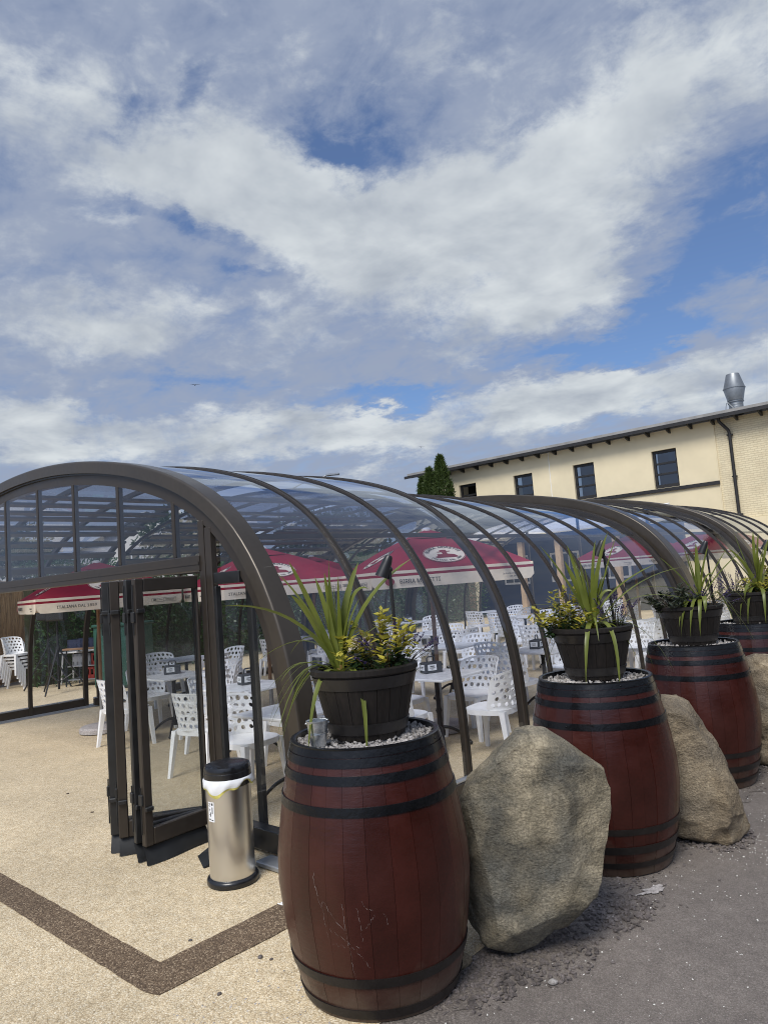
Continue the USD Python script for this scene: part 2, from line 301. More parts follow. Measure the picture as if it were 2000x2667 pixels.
mat('barrel_red', {'g': ('texture_coordinate', {}), 'oi': ('object_info', {}), 'mp': ('mapping', {'mapping_type': 'point', 'scale': (4.0, 4.0, 15.0)}),
                   'n': ('noise_texture', {'scale': 3.0, 'detail': 6.0, 'roughness': .65}), 'n2': ('noise_texture', {'scale': 5.0, 'detail': 7.0, 'roughness': .6}),
                   'r': ('rgb_ramp', {'ramp': [(.25, (.020, .0036, .0020)), (.5, (.031, .0050, .0026)), (.65, (.037, .0062, .0033)), (.85, (.054, .0125, .0080))]}),
                   'sx': ('separate_xyz', {}), 'zr': ('map_range', {'from_min': .20, 'from_max': .0, 'to_min': 0.0, 'to_max': .8}), 'zm': ('math', {'math_type': 'multiply_add', 'value2': 1.0, 'use_clamp': True}),
                   'nm': ('map_range', {'from_min': .35, 'from_max': .7, 'to_min': -.35, 'to_max': .3}), 'dust': ('mix', {'color2': (.075, .055, .040)}),
                   'ov': ('map_range', {'from_min': 0.0, 'from_max': 1.0, 'to_min': .88, 'to_max': 1.10}), 'cmb': ('combine_color', {}), 'mul': ('mix', {'mix_type': 'multiply', 'fac': 1.0}),
                   'bu': ('bump', {'strength': .38, 'distance': .004}), 'rr': ('map_range', {'from_min': .3, 'from_max': .75, 'to_min': .20, 'to_max': .46}),
                   'p': ('principled_bsdf', {'specular_ior_level': .42})},
    [('g.object', 'mp.vector'), ('mp.vector', 'n.vector'), ('g.object', 'n2.vector'), ('n2.fac', 'r.fac'), ('g.object', 'sx.vector'), ('sx.z', 'zr.value'), ('n2.fac', 'nm.value'), ('zr.result', 'zm.value1'), ('nm.result', 'zm.value3'),
     ('oi.random', 'ov.value'), ('ov.result', 'cmb.r'), ('ov.result', 'cmb.g'), ('ov.result', 'cmb.b'), ('r.color', 'mul.color1'), ('cmb.color', 'mul.color2'), ('mul.color', 'dust.color1'), ('zm.value', 'dust.fac'),
     ('dust.color', 'p.base_color'), ('n.fac', 'bu.height'), ('bu.normal', 'p.normal'), ('n2.fac', 'rr.value'), ('rr.result', 'p.roughness')])
mat('tub_brown', {'g': ('texture_coordinate', {}), 'mp': ('mapping', {'mapping_type': 'point', 'scale': (30.0, 30.0, 2.0)}), 'n': ('noise_texture', {'scale': 2.0, 'detail': 6.0, 'roughness': .7}),
                  'r': ('rgb_ramp', {'ramp': [(.3, (.005, .004, .0034)), (.7, (.017, .013, .0105))]}), 'bu': ('bump', {'strength': .5, 'distance': .004}), 'p': ('principled_bsdf', {'roughness': .6, 'specular_ior_level': .3})},
    [('g.object', 'mp.vector'), ('mp.vector', 'n.vector'), ('n.fac', 'r.fac'), ('r.color', 'p.base_color'), ('n.fac', 'bu.height'), ('bu.normal', 'p.normal')])
mat('fence_wood', {'g': ('texture_coordinate', {}), 'oi': ('object_info', {}), 'mp': ('mapping', {'mapping_type': 'point', 'scale': (14.0, 14.0, 1.6)}), 'n': ('noise_texture', {'scale': 1.6, 'detail': 7.0, 'roughness': .7, 'distortion': 1.2}),
                   'r': ('rgb_ramp', {'ramp': [(.3, (.07, .034, .013)), (.5, (.30, .165, .066)), (.72, (.50, .30, .135))]}), 'ov': ('map_range', {'from_min': 0., 'from_max': 1., 'to_min': .75, 'to_max': 1.2}), 'cm': ('combine_color', {}), 'mul': ('mix', {'mix_type': 'multiply', 'fac': 1.0}),
                   'p': ('principled_bsdf', {'roughness': .75})},
    [('g.object', 'mp.vector'), ('mp.vector', 'n.vector'), ('n.fac', 'r.fac'), ('oi.random', 'ov.value'), ('ov.result', 'cm.r'), ('ov.result', 'cm.g'), ('ov.result', 'cm.b'), ('r.color', 'mul.color1'), ('cm.color', 'mul.color2'), ('mul.color', 'p.base_color')])
def rock_mat(name, a, b, c, moss):
    mat(name, {'g': ('texture_coordinate', {}), 'n': ('noise_texture', {'scale': 4.5, 'detail': 9.0, 'roughness': .65, 'distortion': .8}), 'f': ('noise_texture', {'scale': 95.0, 'detail': 3.0}),
               'mp': ('mapping', {'mapping_type': 'point', 'rotation': (.9, .5, .3), 'scale': (7., 7., 11.)}), 'l': ('noise_texture', {'scale': 3.2, 'detail': 10.0, 'roughness': .75}),
               'r': ('rgb_ramp', {'ramp': [(.36, a), (.5, b), (.64, c)]}), 'fr': ('rgb_ramp', {'ramp': [(.3, (.68, .68, .68)), (.7, (1.28, 1.28, 1.28))]}), 'mul': ('mix', {'mix_type': 'multiply', 'fac': 1.0}),
               'n2': ('noise_texture', {'scale': 1.7, 'detail': 6.0}), 'mr': ('map_range', {'from_min': .46, 'from_max': .60, 'to_min': 0., 'to_max': .8}), 'mo': ('mix', {'color2': moss}),
               'ad': ('math', {'math_type': 'multiply_add', 'value2': .35}), 'bu': ('bump', {'strength': 1.0, 'distance': .024}), 'p': ('principled_bsdf', {'roughness': .82, 'specular_ior_level': .3})},
        [('g.object', 'n.vector'), ('g.object', 'f.vector'), ('g.object', 'mp.vector'), ('mp.vector', 'l.vector'), ('g.object', 'n2.vector'), ('n.fac', 'r.fac'), ('f.fac', 'fr.fac'), ('r.color', 'mo.color1'), ('n2.fac', 'mr.value'), ('mr.result', 'mo.fac'),
         ('mo.color', 'mul.color1'), ('fr.color', 'mul.color2'), ('mul.color', 'p.base_color'), ('f.fac', 'ad.value1'), ('l.fac', 'ad.value3'), ('ad.value', 'bu.height'), ('bu.normal', 'p.normal')])
rock_mat('rock_green', (.095, .084, .062), (.24, .205, .140), (.40, .34, .235), (.118, .118, .105))
rock_mat('rock_brown', (.105, .083, .058), (.255, .20, .13), (.40, .325, .22), (.16, .135, .102))
rock_mat('chip_dark', (.10, .086, .079), (.175, .15, .139), (.26, .225, .207), (.145, .125, .116))
rock_mat('chip_pale', (.19, .18, .165), (.42, .39, .36), (.68, .65, .61), (.48, .45, .43))
def leafmat(name, a, b, c, trans=.35, rough=.42):
    mat(name, {'g': ('geometry', {}), 'tc': ('texture_coordinate', {}), 'n': ('noise_texture', {'scale': 6.0, 'detail': 4.0}), 'rp': ('math', {'math_type': 'multiply_add', 'value2': .55, 'value3': .0}), 'ad': ('math', {'math_type': 'multiply_add', 'value2': .6}),
               'r': ('rgb_ramp', {'ramp': [(.15, a), (.5, b), (.85, c)]}), 'p': ('principled_bsdf', {'roughness': rough, 'specular_ior_level': .45}), 't': ('translucent_bsdf', {}), 'mx': ('mix_closure', {'fac': trans})},
        [('g.random_per_island', 'rp.value1'), ('tc.object', 'n.vector'), ('n.fac', 'ad.value1'), ('rp.value', 'ad.value3'), ('ad.value', 'r.fac'), ('r.color', 'p.base_color'), ('r.color', 't.color'), ('p.BSDF', 'mx.closure1'), ('t.BSDF', 'mx.closure2')], 'mx.closure')
leafmat('sword_leaf', (.095, .118, .019), (.20, .225, .040), (.35, .345, .09), .30, .38)
leafmat('leaf_base', (.16, .12, .03), (.22, .13, .035), (.24, .16, .05), .2)
leafmat('yellow_leaf', (.27, .25, .035), (.55, .47, .06), (.70, .63, .17), .3)
leafmat('green_leaf', (.015, .035, .010), (.035, .070, .018), (.075, .115, .03), .25)
leafmat('dark_leaf', (.018, .024, .013), (.036, .044, .022), (.060, .066, .035), .2)
leafmat('lavender_leaf', (.035, .050, .028), (.060, .080, .045), (.09, .11, .07), .2)
leafmat('lavender_bloom', (.035, .022, .075), (.075, .05, .15), (.13, .10, .22), .2, .7)
leafmat('hedge_leaf', (.022, .055, .016), (.058, .115, .034), (.15, .22, .085), .25, .35)
leafmat('conifer_leaf', (.030, .050, .010), (.065, .098, .018), (.125, .16, .034), .25, .6)
leafmat('tree_leaf', (.020, .034, .012), (.045, .066, .024), (.085, .105, .042), .3)
mat('brushed_steel', {'g': ('texture_coordinate', {}), 'mp': ('mapping', {'mapping_type': 'point', 'scale': (1., 1., 160.)}), 'n': ('noise_texture', {'scale': 6.0, 'detail': 3.0}), 'bu': ('bump', {'strength': .08, 'distance': .001}),
                      'p': ('principled_bsdf', {'metallic': 1.0, 'base_color': (.66, .65, .63), 'roughness': .27, 'anisotropic': .6})},
    [('g.object', 'mp.vector'), ('mp.vector', 'n.vector'), ('n.fac', 'bu.height'), ('bu.normal', 'p.normal')])
mat('painted_brick', {'g': ('geometry', {}), 's': ('separate_xyz', {}), 'c': ('combine_xyz', {}), 'b': ('brick_texture', {'scale': 1.0, 'brick_width': .225, 'row_height': .075, 'mortar_size': .007, 'mortar_smooth': .3, 'color1': (.64, .555, .38), 'color2': (.68, .60, .415), 'mortar': (.57, .49, .33)}),
                      'bu': ('bump', {'strength': .8, 'distance': .012, 'invert': True}), 'n': ('noise_texture', {'scale': 1.6, 'detail': 6.0}), 'nr': ('map_range', {'from_min': .3, 'from_max': .7, 'to_min': .86, 'to_max': 1.05}), 'cm': ('combine_color', {}), 'mul': ('mix', {'mix_type': 'multiply', 'fac': 1.0}), 'p': ('principled_bsdf', {'roughness': .85, 'specular_ior_level': .25})},
    [('g.position', 's.vector'), ('s.x', 'c.x'), ('s.z', 'c.y'), ('c.vector', 'b.vector'), ('g.position', 'n.vector'), ('n.fac', 'nr.value'), ('nr.result', 'cm.r'), ('nr.result', 'cm.g'), ('nr.result', 'cm.b'), ('b.color', 'mul.color1'), ('cm.color', 'mul.color2'), ('mul.color', 'p.base_color'), ('b.fac', 'bu.height'), ('bu.normal', 'p.normal')])

# ================================================================ setting: ground
def setting(name, mb, m, kind='structure', **k): return obj(name, mb, m, kind=kind, **k)
setting('ground', MB().grid([[(-150, -150, -.008), (-150, 250, -.008)], [(150, -150, -.008), (150, 250, -.008)]]), 'earth')
def wavy(x0, y0, x1, y1, n, amp, seed):
    t = np.linspace(0, 1, n); p = np.c_[x0 + (x1 - x0) * t, y0 + (y1 - y0) * t]
    q = np.c_[p * 3.1, np.full(n, seed)]; return p + amp * (np.c_[meshkit.fbm(q, 4, seed), meshkit.fbm(q + 9, 4, seed)] - .5)
edge = wavy(-2.16, -12, -2.12, 30, 160, .16, 3)
setting('patio', MB().grid([[(-17.4, y, .0) for x, y in edge], [(x, y, .0) for x, y in edge]]), 'resin_sand')
setting('road', MB().grid([[(x - .02, y, -.004) for x, y in edge], [(30, y, -.004) for x, y in edge]]), 'asphalt')
band = [(-14, 1.655), (-3.18, 1.69), (-3.10, 1.72), (-3.08, 2.98), (-3.36, 2.98), (-3.355, 1.87), (-14, 1.845)]
bp = np.array(Polygon(band).segmentize(.06).exterior.coords)[:-1]
bp = bp + .012 * (np.c_[meshkit.fbm(np.c_[bp * 20, bp[:, 0] * 0], 2, 5), meshkit.fbm(np.c_[bp * 20, bp[:, 0] * 0 + 7], 2, 5)] - .5)
bm = trimesh.creation.triangulate_polygon(Polygon(bp), engine='earcut')
setting('patio_border_strip', MB().add(np.c_[bm[0], np.full(len(bm[0]), .004)], bm[1]), 'resin_brown')

# ================================================================ the glazed enclosure
XC = -7.8
pu = np.array([0, .45, 1.27, 1.81, 2.66, 3.04, 3.37, 3.58, 3.77, 3.88, 4.11, 4.18, 4.22, 4.25, 4.27])
pz = np.array([3.15, 3.13, 3.02, 2.945, 2.755, 2.63, 2.43, 2.26, 2.06, 1.9, 1.46, 1.25, .86, .4, 0])
_P = np.vstack([np.c_[-pu[::-1], pz[::-1]], np.c_[pu[1:], pz[1:]]])
_t, _ = splprep(_P.T, s=.006, k=3)
ARC = np.array(splev(np.linspace(0, 1, 97), _t)).T
ARC = (ARC + ARC[::-1] * [-1, 1]) / 2; ARC[0, 1] = ARC[-1, 1] = 0.0
_T = np.gradient(ARC, axis=0); _T /= np.linalg.norm(_T, axis=1, keepdims=True)
NRM = np.c_[-_T[:, 1], _T[:, 0]]
def arc_at(n): return ARC + NRM * n
def sweep(prof, d=0.0, i0=0, i1=96, zmin=.02):
    """prof: closed polygon of (outward, y); swept along the arch."""
    mb = MB(); k = len(prof); V = []
    for i in range(i0, i1 + 1):
        for n, y in prof:
            p = ARC[i] + NRM[i] * (n - d); V.append((XC + p[0], y, max(p[1], zmin)))
    F = [[i * k + q, i * k + (q + 1) % k, (i + 1) * k + (q + 1) % k, (i + 1) * k + q] for i in range(i1 - i0) for q in range(k)]
    mb.add(V, F)
    a = (i1 - i0) * k
    mb.add(V[:k], [[0, q, q + 1] for q in range(1, k - 1)]); mb.add(V[a:a + k], [[0, q + 1, q] for q in range(1, k - 1)])
    return mb
def arch_top(x, n):
    a = arc_at(n); u = abs(x - XC); a = a[len(a) // 2:]
    return float(np.interp(u, a[:, 0], a[:, 1]))
def rounded(n0, n1, y0, y1, r=.02):
    """Arch profile between two outward offsets, its outer front edge rounded."""
    pts = [(n0, y0)]
    for t in np.linspace(PI, PI / 2, 6): pts.append((n1 - r + r * math.sin(t - PI / 2 + PI / 2) if False else n1 - r + r * math.cos(PI - t) * 0 + r * math.sin(PI - t), y0 + r + r * math.cos(t)))
    pts += [(n1, y1), (n0, y1)]
    return pts
SECT = [  # y0, y1, inward step, rib positions, near-end fascia
    (3.02, 5.64, .00, (3.86, 4.70, 5.60), True), (5.66, 7.75, .14, (5.74, 6.36, 7.04, 7.71), False), (7.77, 10.3, .19, (7.83, 8.6, 9.42, 10.24), False),
    (10.36, 13.78, .10, (11.25, 12.1, 12.95, 13.74), True), (13.82, 17.05, .07, (14.65, 15.45, 16.25, 17.0), True)]
SLABEL = ['front section of the bronze framed glass tunnel with gabled doorway above the bin', 'second narrower glass tunnel section just behind the doorway section', 'third and lowest glass tunnel section in the middle of the row of barrels',
          'fourth glass tunnel section whose wide bronze hoop rises behind the second barrel', 'last glass tunnel section nearest the cream building']
sections = []
for k, (y0, y1, d, ribs, front) in enumerate(SECT):
    t = thing('glass_tunnel_section', SLABEL[k], 'glass tunnel', group='telescopic glass tunnel sections'); sections.append(t)
    if front:
        hi, lo = (.005, -.105) if k == 0 else (.055, -.10)
        obj('hoop_fascia', sweep(rounded(lo, hi, y0 - .02, y0 + (.14 if k == 0 else .22)), d), 'bronze_fascia', t, 35)
        obj('fascia_seal', sweep([(lo - .018, y0 + .0), (lo - .001, y0 + .0), (lo - .001, y0 + .10), (lo - .018, y0 + .10)], d), 'black_trim', t)
        obj('inner_frame', sweep([(lo - .105, y0 + .02), (lo - .019, y0 + .02), (lo - .019, y0 + .09), (lo - .105, y0 + .09)], d), 'bronze', t, 35)
    w = .028 if k == 0 else .021; dn = .045 if k == 0 else .030
    for y in ribs:
        e = .016 if y == ribs[-1] else 0.0
        obj('rib', sweep([(-dn, y - w - e), (.005, y - w - e), (.009, y - w - e + .006), (.009, y + w - .006), (.005, y + w), (-dn, y + w)], d), 'bronze', t, 35)
        obj('rib_gasket', sweep([(.008, y - .005), (.013, y - .005), (.013, y + .005), (.008, y + .005)], d), 'black_trim', t)
    ys = [y0 + (.1 if front else .0)] + list(ribs)
    for a, b in zip(ys[:-1], ys[1:]):
        if b - a < .2: continue
        P = [[(XC + p[0], y, max(p[1], .14)) for y in (a + w, b - w)] for p in ARC + NRM * (-.008 - d)]
        i1 = next(i for i, q in enumerate(P) if q[0][2] > 2.12); i2 = len(P) - 1 - i1
        obj('roof_pane', MB().grid(P[i1:i2 + 1]), 'roof_pane', t, True)
        obj('side_pane', MB().grid(P[:i1 + 1]), 'side_pane', t, True); obj('side_pane', MB().grid(P[i2:]), 'side_pane', t, True)
    for s in (-1, 1):
        x = XC + s * (4.262 - d)
        obj('base_rail', MB().cbox((x, (y0 + y1) / 2, .083), (.062, y1 - y0 - .02, .115), .006), 'bronze', t)
        obj('rail_cap', MB().cbox((x, (y0 + y1) / 2, .152), (.05, y1 - y0 - .02, .02), .005), 'grey_aluminium', t)
        for zp in (2.12, 2.45):
            u = np.interp(-zp, -arc_at(-.045 - d)[48:, 1], arc_at(-.045 - d)[48:, 0])
            obj('purlin', MB().box((XC + s * u, (y0 + y1) / 2, zp), (.03, y1 - y0 - .1, .038)), 'bronze', t)
    if k < 3:
        for q in range(9):   # slatted shade under the far half of the roof
            i = int(np.interp(.75 + q * .335, -ARC[:49, 0][::-1], np.arange(49)[::-1])); c = ARC[i] + NRM[i] * (-.10 - d); tn = _T[i]
            R = np.array([[tn[0], 0, NRM[i][0]], [0, 1, 0], [tn[1], 0, NRM[i][1]]])
            obj('roof_slat', MB().box((XC + c[0], (y0 + y1) / 2, c[1]), (.135, y1 - y0 - .06, .028), R=R), 'slat_dark', t)
for s in (-1, 1):
    x = XC + s * 4.262
    mb = MB()
    for o in (-.075, -.025, .03): mb.cbox((x + s * o * -1, 10.0, .018), (.034, 14.2, .026), .004)
    mb.box((x, 10.0, .006), (.22, 14.2, .008))
    obj('floor_track', mb, 'grey_aluminium', label='grey metal floor track under the ' + ('hedge side of the glass tunnel' if s < 0 else 'barrel side of the glass tunnel'), cat='floor track', group='floor tracks of the glass tunnel')

# the gable of the front section
S1 = sections[0]; GY = 3.06; INN = -.222
tx0, tx1 = XC - 3.46, -4.60
obj('transom', MB().cbox(((tx0 + tx1) / 2, GY, 1.972), (tx1 - tx0, .085, .118), .006).box(((tx0 + tx1) / 2, GY - .044, 1.972), (tx1 - tx0, .008, .02)), 'bronze', S1)
mull = [-10.0, -9.17, -8.32, -7.475, -6.665, -5.82, -4.955]
for x in mull:
    obj('mullion', MB().cbox((x, GY, (2.031 + arch_top(x, INN + .02)) / 2), (.042, .05, arch_top(x, INN + .02) - 2.031), .005), 'bronze', S1)
xs = [tx0 + .25] + mull + [tx1]
for a, b in zip(xs[:-1], xs[1:]):
    q = np.linspace(a + .012, b - .012, 7)
    obj('gable_pane', MB().grid([[(x, GY - .018, 2.032), (x, GY - .018, max(arch_top(x, INN + .015), 2.04))] for x in q]), 'clear_pane', S1)
for x, w in ((-4.585, .07), (-4.50, .075)):
    obj('door_post', MB().cbox((x, GY, .5 * (arch_top(x, INN + .02) + .02)), (w, .055, arch_top(x, INN + .02) - .02), .006), 'bronze', S1)
obj('sidelight_stile', MB().cbox((-4.15, GY + .07, .93), (.065, .04, 1.70), .006), 'black_trim', S1)
obj('sidelight_rail', MB().cbox((-4.28, GY, 1.845), (.30, .075, .085), .006), 'black_trim', S1)
obj('sidelight_rail', MB().cbox((-4.0, GY, .10), (.86, .09, .14), .006), 'black_trim', S1)
obj('sidelight_stile', MB().cbox((-4.445, GY, .98), (.03, .05, 1.62), .006), 'black_trim', S1)
q = np.linspace(-4.38, -3.64, 9)
obj('sidelight_pane', MB().grid([[(x, GY + .015, .17), (x, GY + .015, min(1.805, arch_top(x, INN + .02)))] for x in q]), 'clear_pane', S1)
q = np.linspace(-4.43, -3.80, 7)
obj('gable_pane', MB().grid([[(x, GY + .015, 1.89), (x, GY + .015, max(arch_top(x, INN + .02), 1.895))] for x in q]), 'clear_pane', S1)
obj('threshold_ramp', MB().add([(-4.40, 2.76, .006), (-4.18, 2.66, .006), (-4.15, 3.0, .006), (-4.36, 3.0, .006), (-4.33, 3.0, .13), (-4.16, 3.0, .13)], [[0, 1, 5], [0, 5, 4], [1, 2, 5], [0, 4, 3]]), 'rubber', S1)
obj('floor_plate', MB().cbox((-3.73, 2.93, .022), (.36, .13, .03), .006), 'grey_aluminium', S1)
for j, (xa, xb) in enumerate(((-4.575, -4.600), (-4.69, -4.615), (-4.905, -4.63), (-5.02, -4.645))):
    a, b = np.array([xa, 2.475]), np.array([xb, 2.99]); dd = b - a; L = np.linalg.norm(dd); rz = math.atan2(dd[1], dd[0]); c = (a + b) / 2
    def at(u, z): p = a + dd / L * u; return (p[0], p[1], z)
    lm = MB().cbox(at(.032, 1.0), (.064, .046, 1.76), .006, rz).cbox(at(L - .008, 1.0), (.014, .03, 1.76), .003, rz).cbox(at(L / 2 + .025, 1.835), (L - .08, .044, .09), .006, rz).cbox(at(L / 2 + .025, .175), (L - .08, .044, .11), .006, rz)
    leaf = obj('door_leaf', lm, 'bronze' if j % 2 == 0 else 'black_trim', S1)
    obj('door_pane', MB().grid([[at(.066, .232), at(.066, 1.788)], [at(L - .015, .232), at(L - .015, 1.788)]]), 'clear_pane', leaf)
    nx, ny = -math.sin(rz), math.cos(rz); sk = []
    for u in np.linspace(.0, L * .96, 9):
        p = a + dd / L * u; w = .012 + .010 * math.sin(u * 17 + j); sk.append([(p[0] + nx * w, p[1] + ny * w, .125), (p[0] - nx * .02, p[1] - ny * .02, .06), (p[0] - nx * (.035 + .012 * math.sin(u * 11 + j * 2)), p[1] - ny * .035, .006)])
    obj('door_skirt', MB().grid(sk).grid([[(x + .006 * nx, y + .006 * ny, z) for x, y, z in r] for r in sk]), 'rubber', leaf, True)
    for z in (1.62, .42): obj('door_hinge', MB().cbox(at(-.008, z), (.018, .04, .07), .004, rz), 'black_trim', leaf)
    for za, zb in ((.2, .5), (1.5, 1.84)): obj('door_bolt', MB().tube([at(-.008, za), at(-.008, zb)], .005, 6), 'black_trim', leaf)
    for z in (1.66, .36): p = at(.03, z); obj('door_catch', MB().cbox((p[0] - nx * .035, p[1] - ny * .035, z), (.06, .022, .03), .005, rz), 'black_trim', leaf)
# rear gable of the last section
S5 = sections[-1]
for x in (XC - 2.4, XC - .9, XC + .9, XC + 2.4):
    obj('rear_mullion', MB().cbox((x, 16.96, arch_top(x, -.06) / 2), (.06, .06, arch_top(x, -.06) - .04), .006), 'bronze', S5)

# ================================================================ cream building
BY = 27.0
bld = thing('cream_building', 'cream rendered two storey building with black eaves behind the tunnel', 'building')
WIN = [(-19.6, -18.65, 4.34, 5.79), (-16.66, -15.72, 4.34, 5.79), (-13.81, -12.89, 4.345, 5.79), (-10.54, -9.61, 4.345, 5.78)]
def wall_with_holes(x0, x1, z0, z1, holes, y, th):
    mb = MB(); zs = sorted({z0, z1, *[h[2] for h in holes], *[h[3] for h in holes]})
    for a, b in zip(zs[:-1], zs[1:]):
        cut = sorted((h[0], h[1]) for h in holes if h[2] <= a + 1e-6 and h[3] >= b - 1e-6); x = x0
        for c in cut + [(x1, x1)]:
            if c[0] > x: mb.box(((x + c[0]) / 2, y + th / 2, (a + b) / 2), (c[0] - x, th, b - a))
            x = c[1]
    return mb
obj('rendered_wall', wall_with_holes(-21.9, -8.21, 2.9, 6.5, WIN, BY, .3), 'render_cream', bld)
obj('painted_brick_wall', MB().box((-1.2, BY + .18, 3.25), (14.0, .3, 6.5)), 'painted_brick', bld)
obj('wall_corner_bead', MB().box((-8.205, BY + .03, 4.7), (.03, .1, 3.6)), 'render_cream', bld)
obj('movement_joint', MB().box((-14.87, BY - .004, 4.7), (.025, .012, 3.6)), 'white_paint', bld)
obj('gable_wall', MB().box((-21.75, BY + 5.3, 3.25), (.3, 10.0, 6.5)), 'render_cream', bld)
obj('roof', MB().add([(-22.2, BY - .55, 6.60), (7, BY - .55, 6.60), (7, BY + 10, 7.6), (-22.2, BY + 10, 7.6), (-22.2, BY - .55, 6.70), (7, BY - .55, 6.70), (7, BY + 10, 7.72), (-22.2, BY + 10, 7.72)],
    [[0, 1, 2, 3], [4, 7, 6, 5], [0, 4, 5, 1], [1, 5, 6, 2], [2, 6, 7, 3], [3, 7, 4, 0]]), 'roof_lead', bld)
obj('eaves_board', MB().box((-7.75, BY - .53, 6.535), (29.3, .05, .125)), 'black_wood', bld)
obj('soffit', MB().box((-7.75, BY - .25, 6.57), (29.3, .5, .03)), 'black_wood', bld)
for i in range(24):
    x = -21.6 + i * .79
    obj('rafter_end', MB().add([(x - .03, BY - .50, 6.55), (x - .03, BY, 6.55), (x - .03, BY, 6.34), (x - .03, BY - .1, 6.34), (x - .03, BY - .50, 6.46), (x + .03, BY - .50, 6.55), (x + .03, BY, 6.55), (x + .03, BY, 6.34), (x + .03, BY - .1, 6.34), (x + .03, BY - .50, 6.46)],
        [[0, 1, 2], [0, 2, 3], [0, 3, 4], [5, 7, 6], [5, 8, 7], [5, 9, 8], [0, 4, 9], [0, 9, 5], [4, 3, 8], [4, 8, 9], [3, 2, 7], [3, 7, 8]]), 'black_wood', bld)
obj('string_course', MB().box((-11.45, BY - .035, 4.265), (6.5, .08, .13)), 'black_wood', bld)
for i, (a, b, z0, z1) in enumerate(WIN):
    w = MB(); f = .085
    w.box((a + f / 2, BY + .16, (z0 + z1) / 2), (f, .1, z1 - z0)).box((b - f / 2, BY + .16, (z0 + z1) / 2), (f, .1, z1 - z0)).box(((a + b) / 2, BY + .16, z1 - .05), (b - a - 2 * f, .1, .10)).box(((a + b) / 2, BY + .16, z0 + .07), (b - a - 2 * f, .1, .14))
    zz3 = np.linspace(z0 + .14, z1 - .10, 4)
    for z in zz3[1:3]: w.box(((a + b) / 2, BY + .16, z), (b - a - 2 * f, .09, .07))
    wf = obj('window', w, 'black_wood', bld)
    for z, zb in zip(zz3[:-1], zz3[1:]):
        if i == 0: continue
        obj('window_pane', MB().grid([[(a + f, BY + .17, z), (a + f, BY + .17, zb)], [(b - f, BY + .17, z), (b - f, BY + .17, zb)]]), 'house_pane', wf)
    obj('dark_room', MB().box(((a + b) / 2, BY + .9, (z0 + z1) / 2), (b - a + .2, .1, z1 - z0 + .2)), 'dark_room', wf)
dp = [(-7.92, BY - .30, 6.50), (-7.92, BY - .28, 6.38), (-7.70, BY - .09, 6.05), (-7.68, BY - .07, 5.9), (-7.68, BY - .07, 3.1), (-7.66, BY - .14, 3.02)]
pipe = obj('downpipe', MB().tube(dp, .055, 10), 'black_wood', bld, 40)
obj('pipe_bracket', MB().cbox((-7.68, BY - .05, 5.88), (.20, .1, .05), .01).cbox((-7.68, BY - .05, 4.4), (.17, .1, .05), .01).cbox((-7.66, BY - .07, 3.05), (.20, .14, .07), .01), 'black_wood', pipe)
# roof extract cowl
ch = thing('extract_cowl', 'grey galvanised flared extract cowl standing on the roof edge', 'chimney', (-7.45, BY + .3, 6.75))
obj('cowl', MB().lathe([(.26, .36), (.36, .80), (.215, 1.32), (.205, 1.32), (.34, .80), (.25, .37)], 28), 'duct', ch, 30)
obj('cowl_seam', MB().lathe([(.355, .785), (.372, .79), (.372, .81), (.355, .815)], 28), 'duct', ch, 30)
obj('duct_pipe', MB().lathe([(.235, -.15), (.235, .02), (.24, .03), (.235, .05), (.235, .11), (.24, .12), (.235, .14), (.235, .20), (.24, .21), (.235, .23), (.235, .29), (.27, .30), (.27, .325), (.24, .33), (.24, .38)], 24), 'duct', ch, 30)
obj('stay', MB().tube([(-.25, -.2, .3), (-.30, -.3, -.1)], .015, 6).tube([(-.2, -.22, .3), (.1, -.33, -.1)], .012, 6).tube([(-.25, 0, .25), (-.27, 0, .42)], .014, 6), 'duct', ch)

# ================================================================ barrels
BH = 1.06
_bz = np.array([0, .06, .17, .33, .50, .66, .80, .92, 1.0]) * BH
_br = PchipInterpolator(np.array([0, .25, .48, .75, 1.0]) * BH, [.338, .402, .428, .395, .334])
def stave(a0, a1, dr, k):
    mb = MB(); zs = np.linspace(.004, BH - .004, 10); V = []
    for z in zs:
        r = float(_br(z)) + dr
        V.append([((r - .016) * math.cos(a0), (r - .016) * math.sin(a0), z), *[((r) * math.cos(a), (r) * math.sin(a), z) for a in np.linspace(a0, a1, 4)], ((r - .016) * math.cos(a1), (r - .016) * math.sin(a1), z)])
    return mb.grid(V)
def hoop(z0, z1, th=.0045):
    zs = np.linspace(z0, z1, 4)
    return MB().lathe([(float(_br(z0)) - .002, z0), *[(float(_br(z)) + th, z) for z in zs], (float(_br(z1)) - .002, z1)], 56)
def gravel_top(z, r0, r1, n, seed, size=.0088):
    g = np.random.default_rng(seed); mb = MB(); ico = trimesh.creation.icosahedron()
    for i in range(n):
        r = math.sqrt(g.uniform(r0 ** 2, r1 ** 2)); t = g.uniform(0, 2 * PI); s = size * g.uniform(.6, 1.35)
        v = ico.vertices * (1 + .25 * g.standard_normal((12, 1))) * s * [1, g.uniform(.7, 1), g.uniform(.55, .9)]
        v = v @ Rotation.from_rotvec(g.uniform(-2, 2, 3)).as_matrix().T
        mb.add(v + [r * math.cos(t), r * math.sin(t), z + g.uniform(-.006, .012)], ico.faces)
    return mb
BARRELS = [(-2.382, 2.394, 'first and largest red whisky barrel, chalk scratched, with a bucket on top'), (-2.13, 4.17, 'second red whisky barrel standing between the two big grey boulders'),
           (-2.16, 5.95, 'third red whisky barrel with pale dust round its foot'), (-2.20, 7.72, 'fourth red whisky barrel at the picture edge behind the brown boulder')]
HOOPS1 = [(.972, .998), (.936, .968), (.874, .907), (.763, .797), (.145, .180), (.018, .054)]
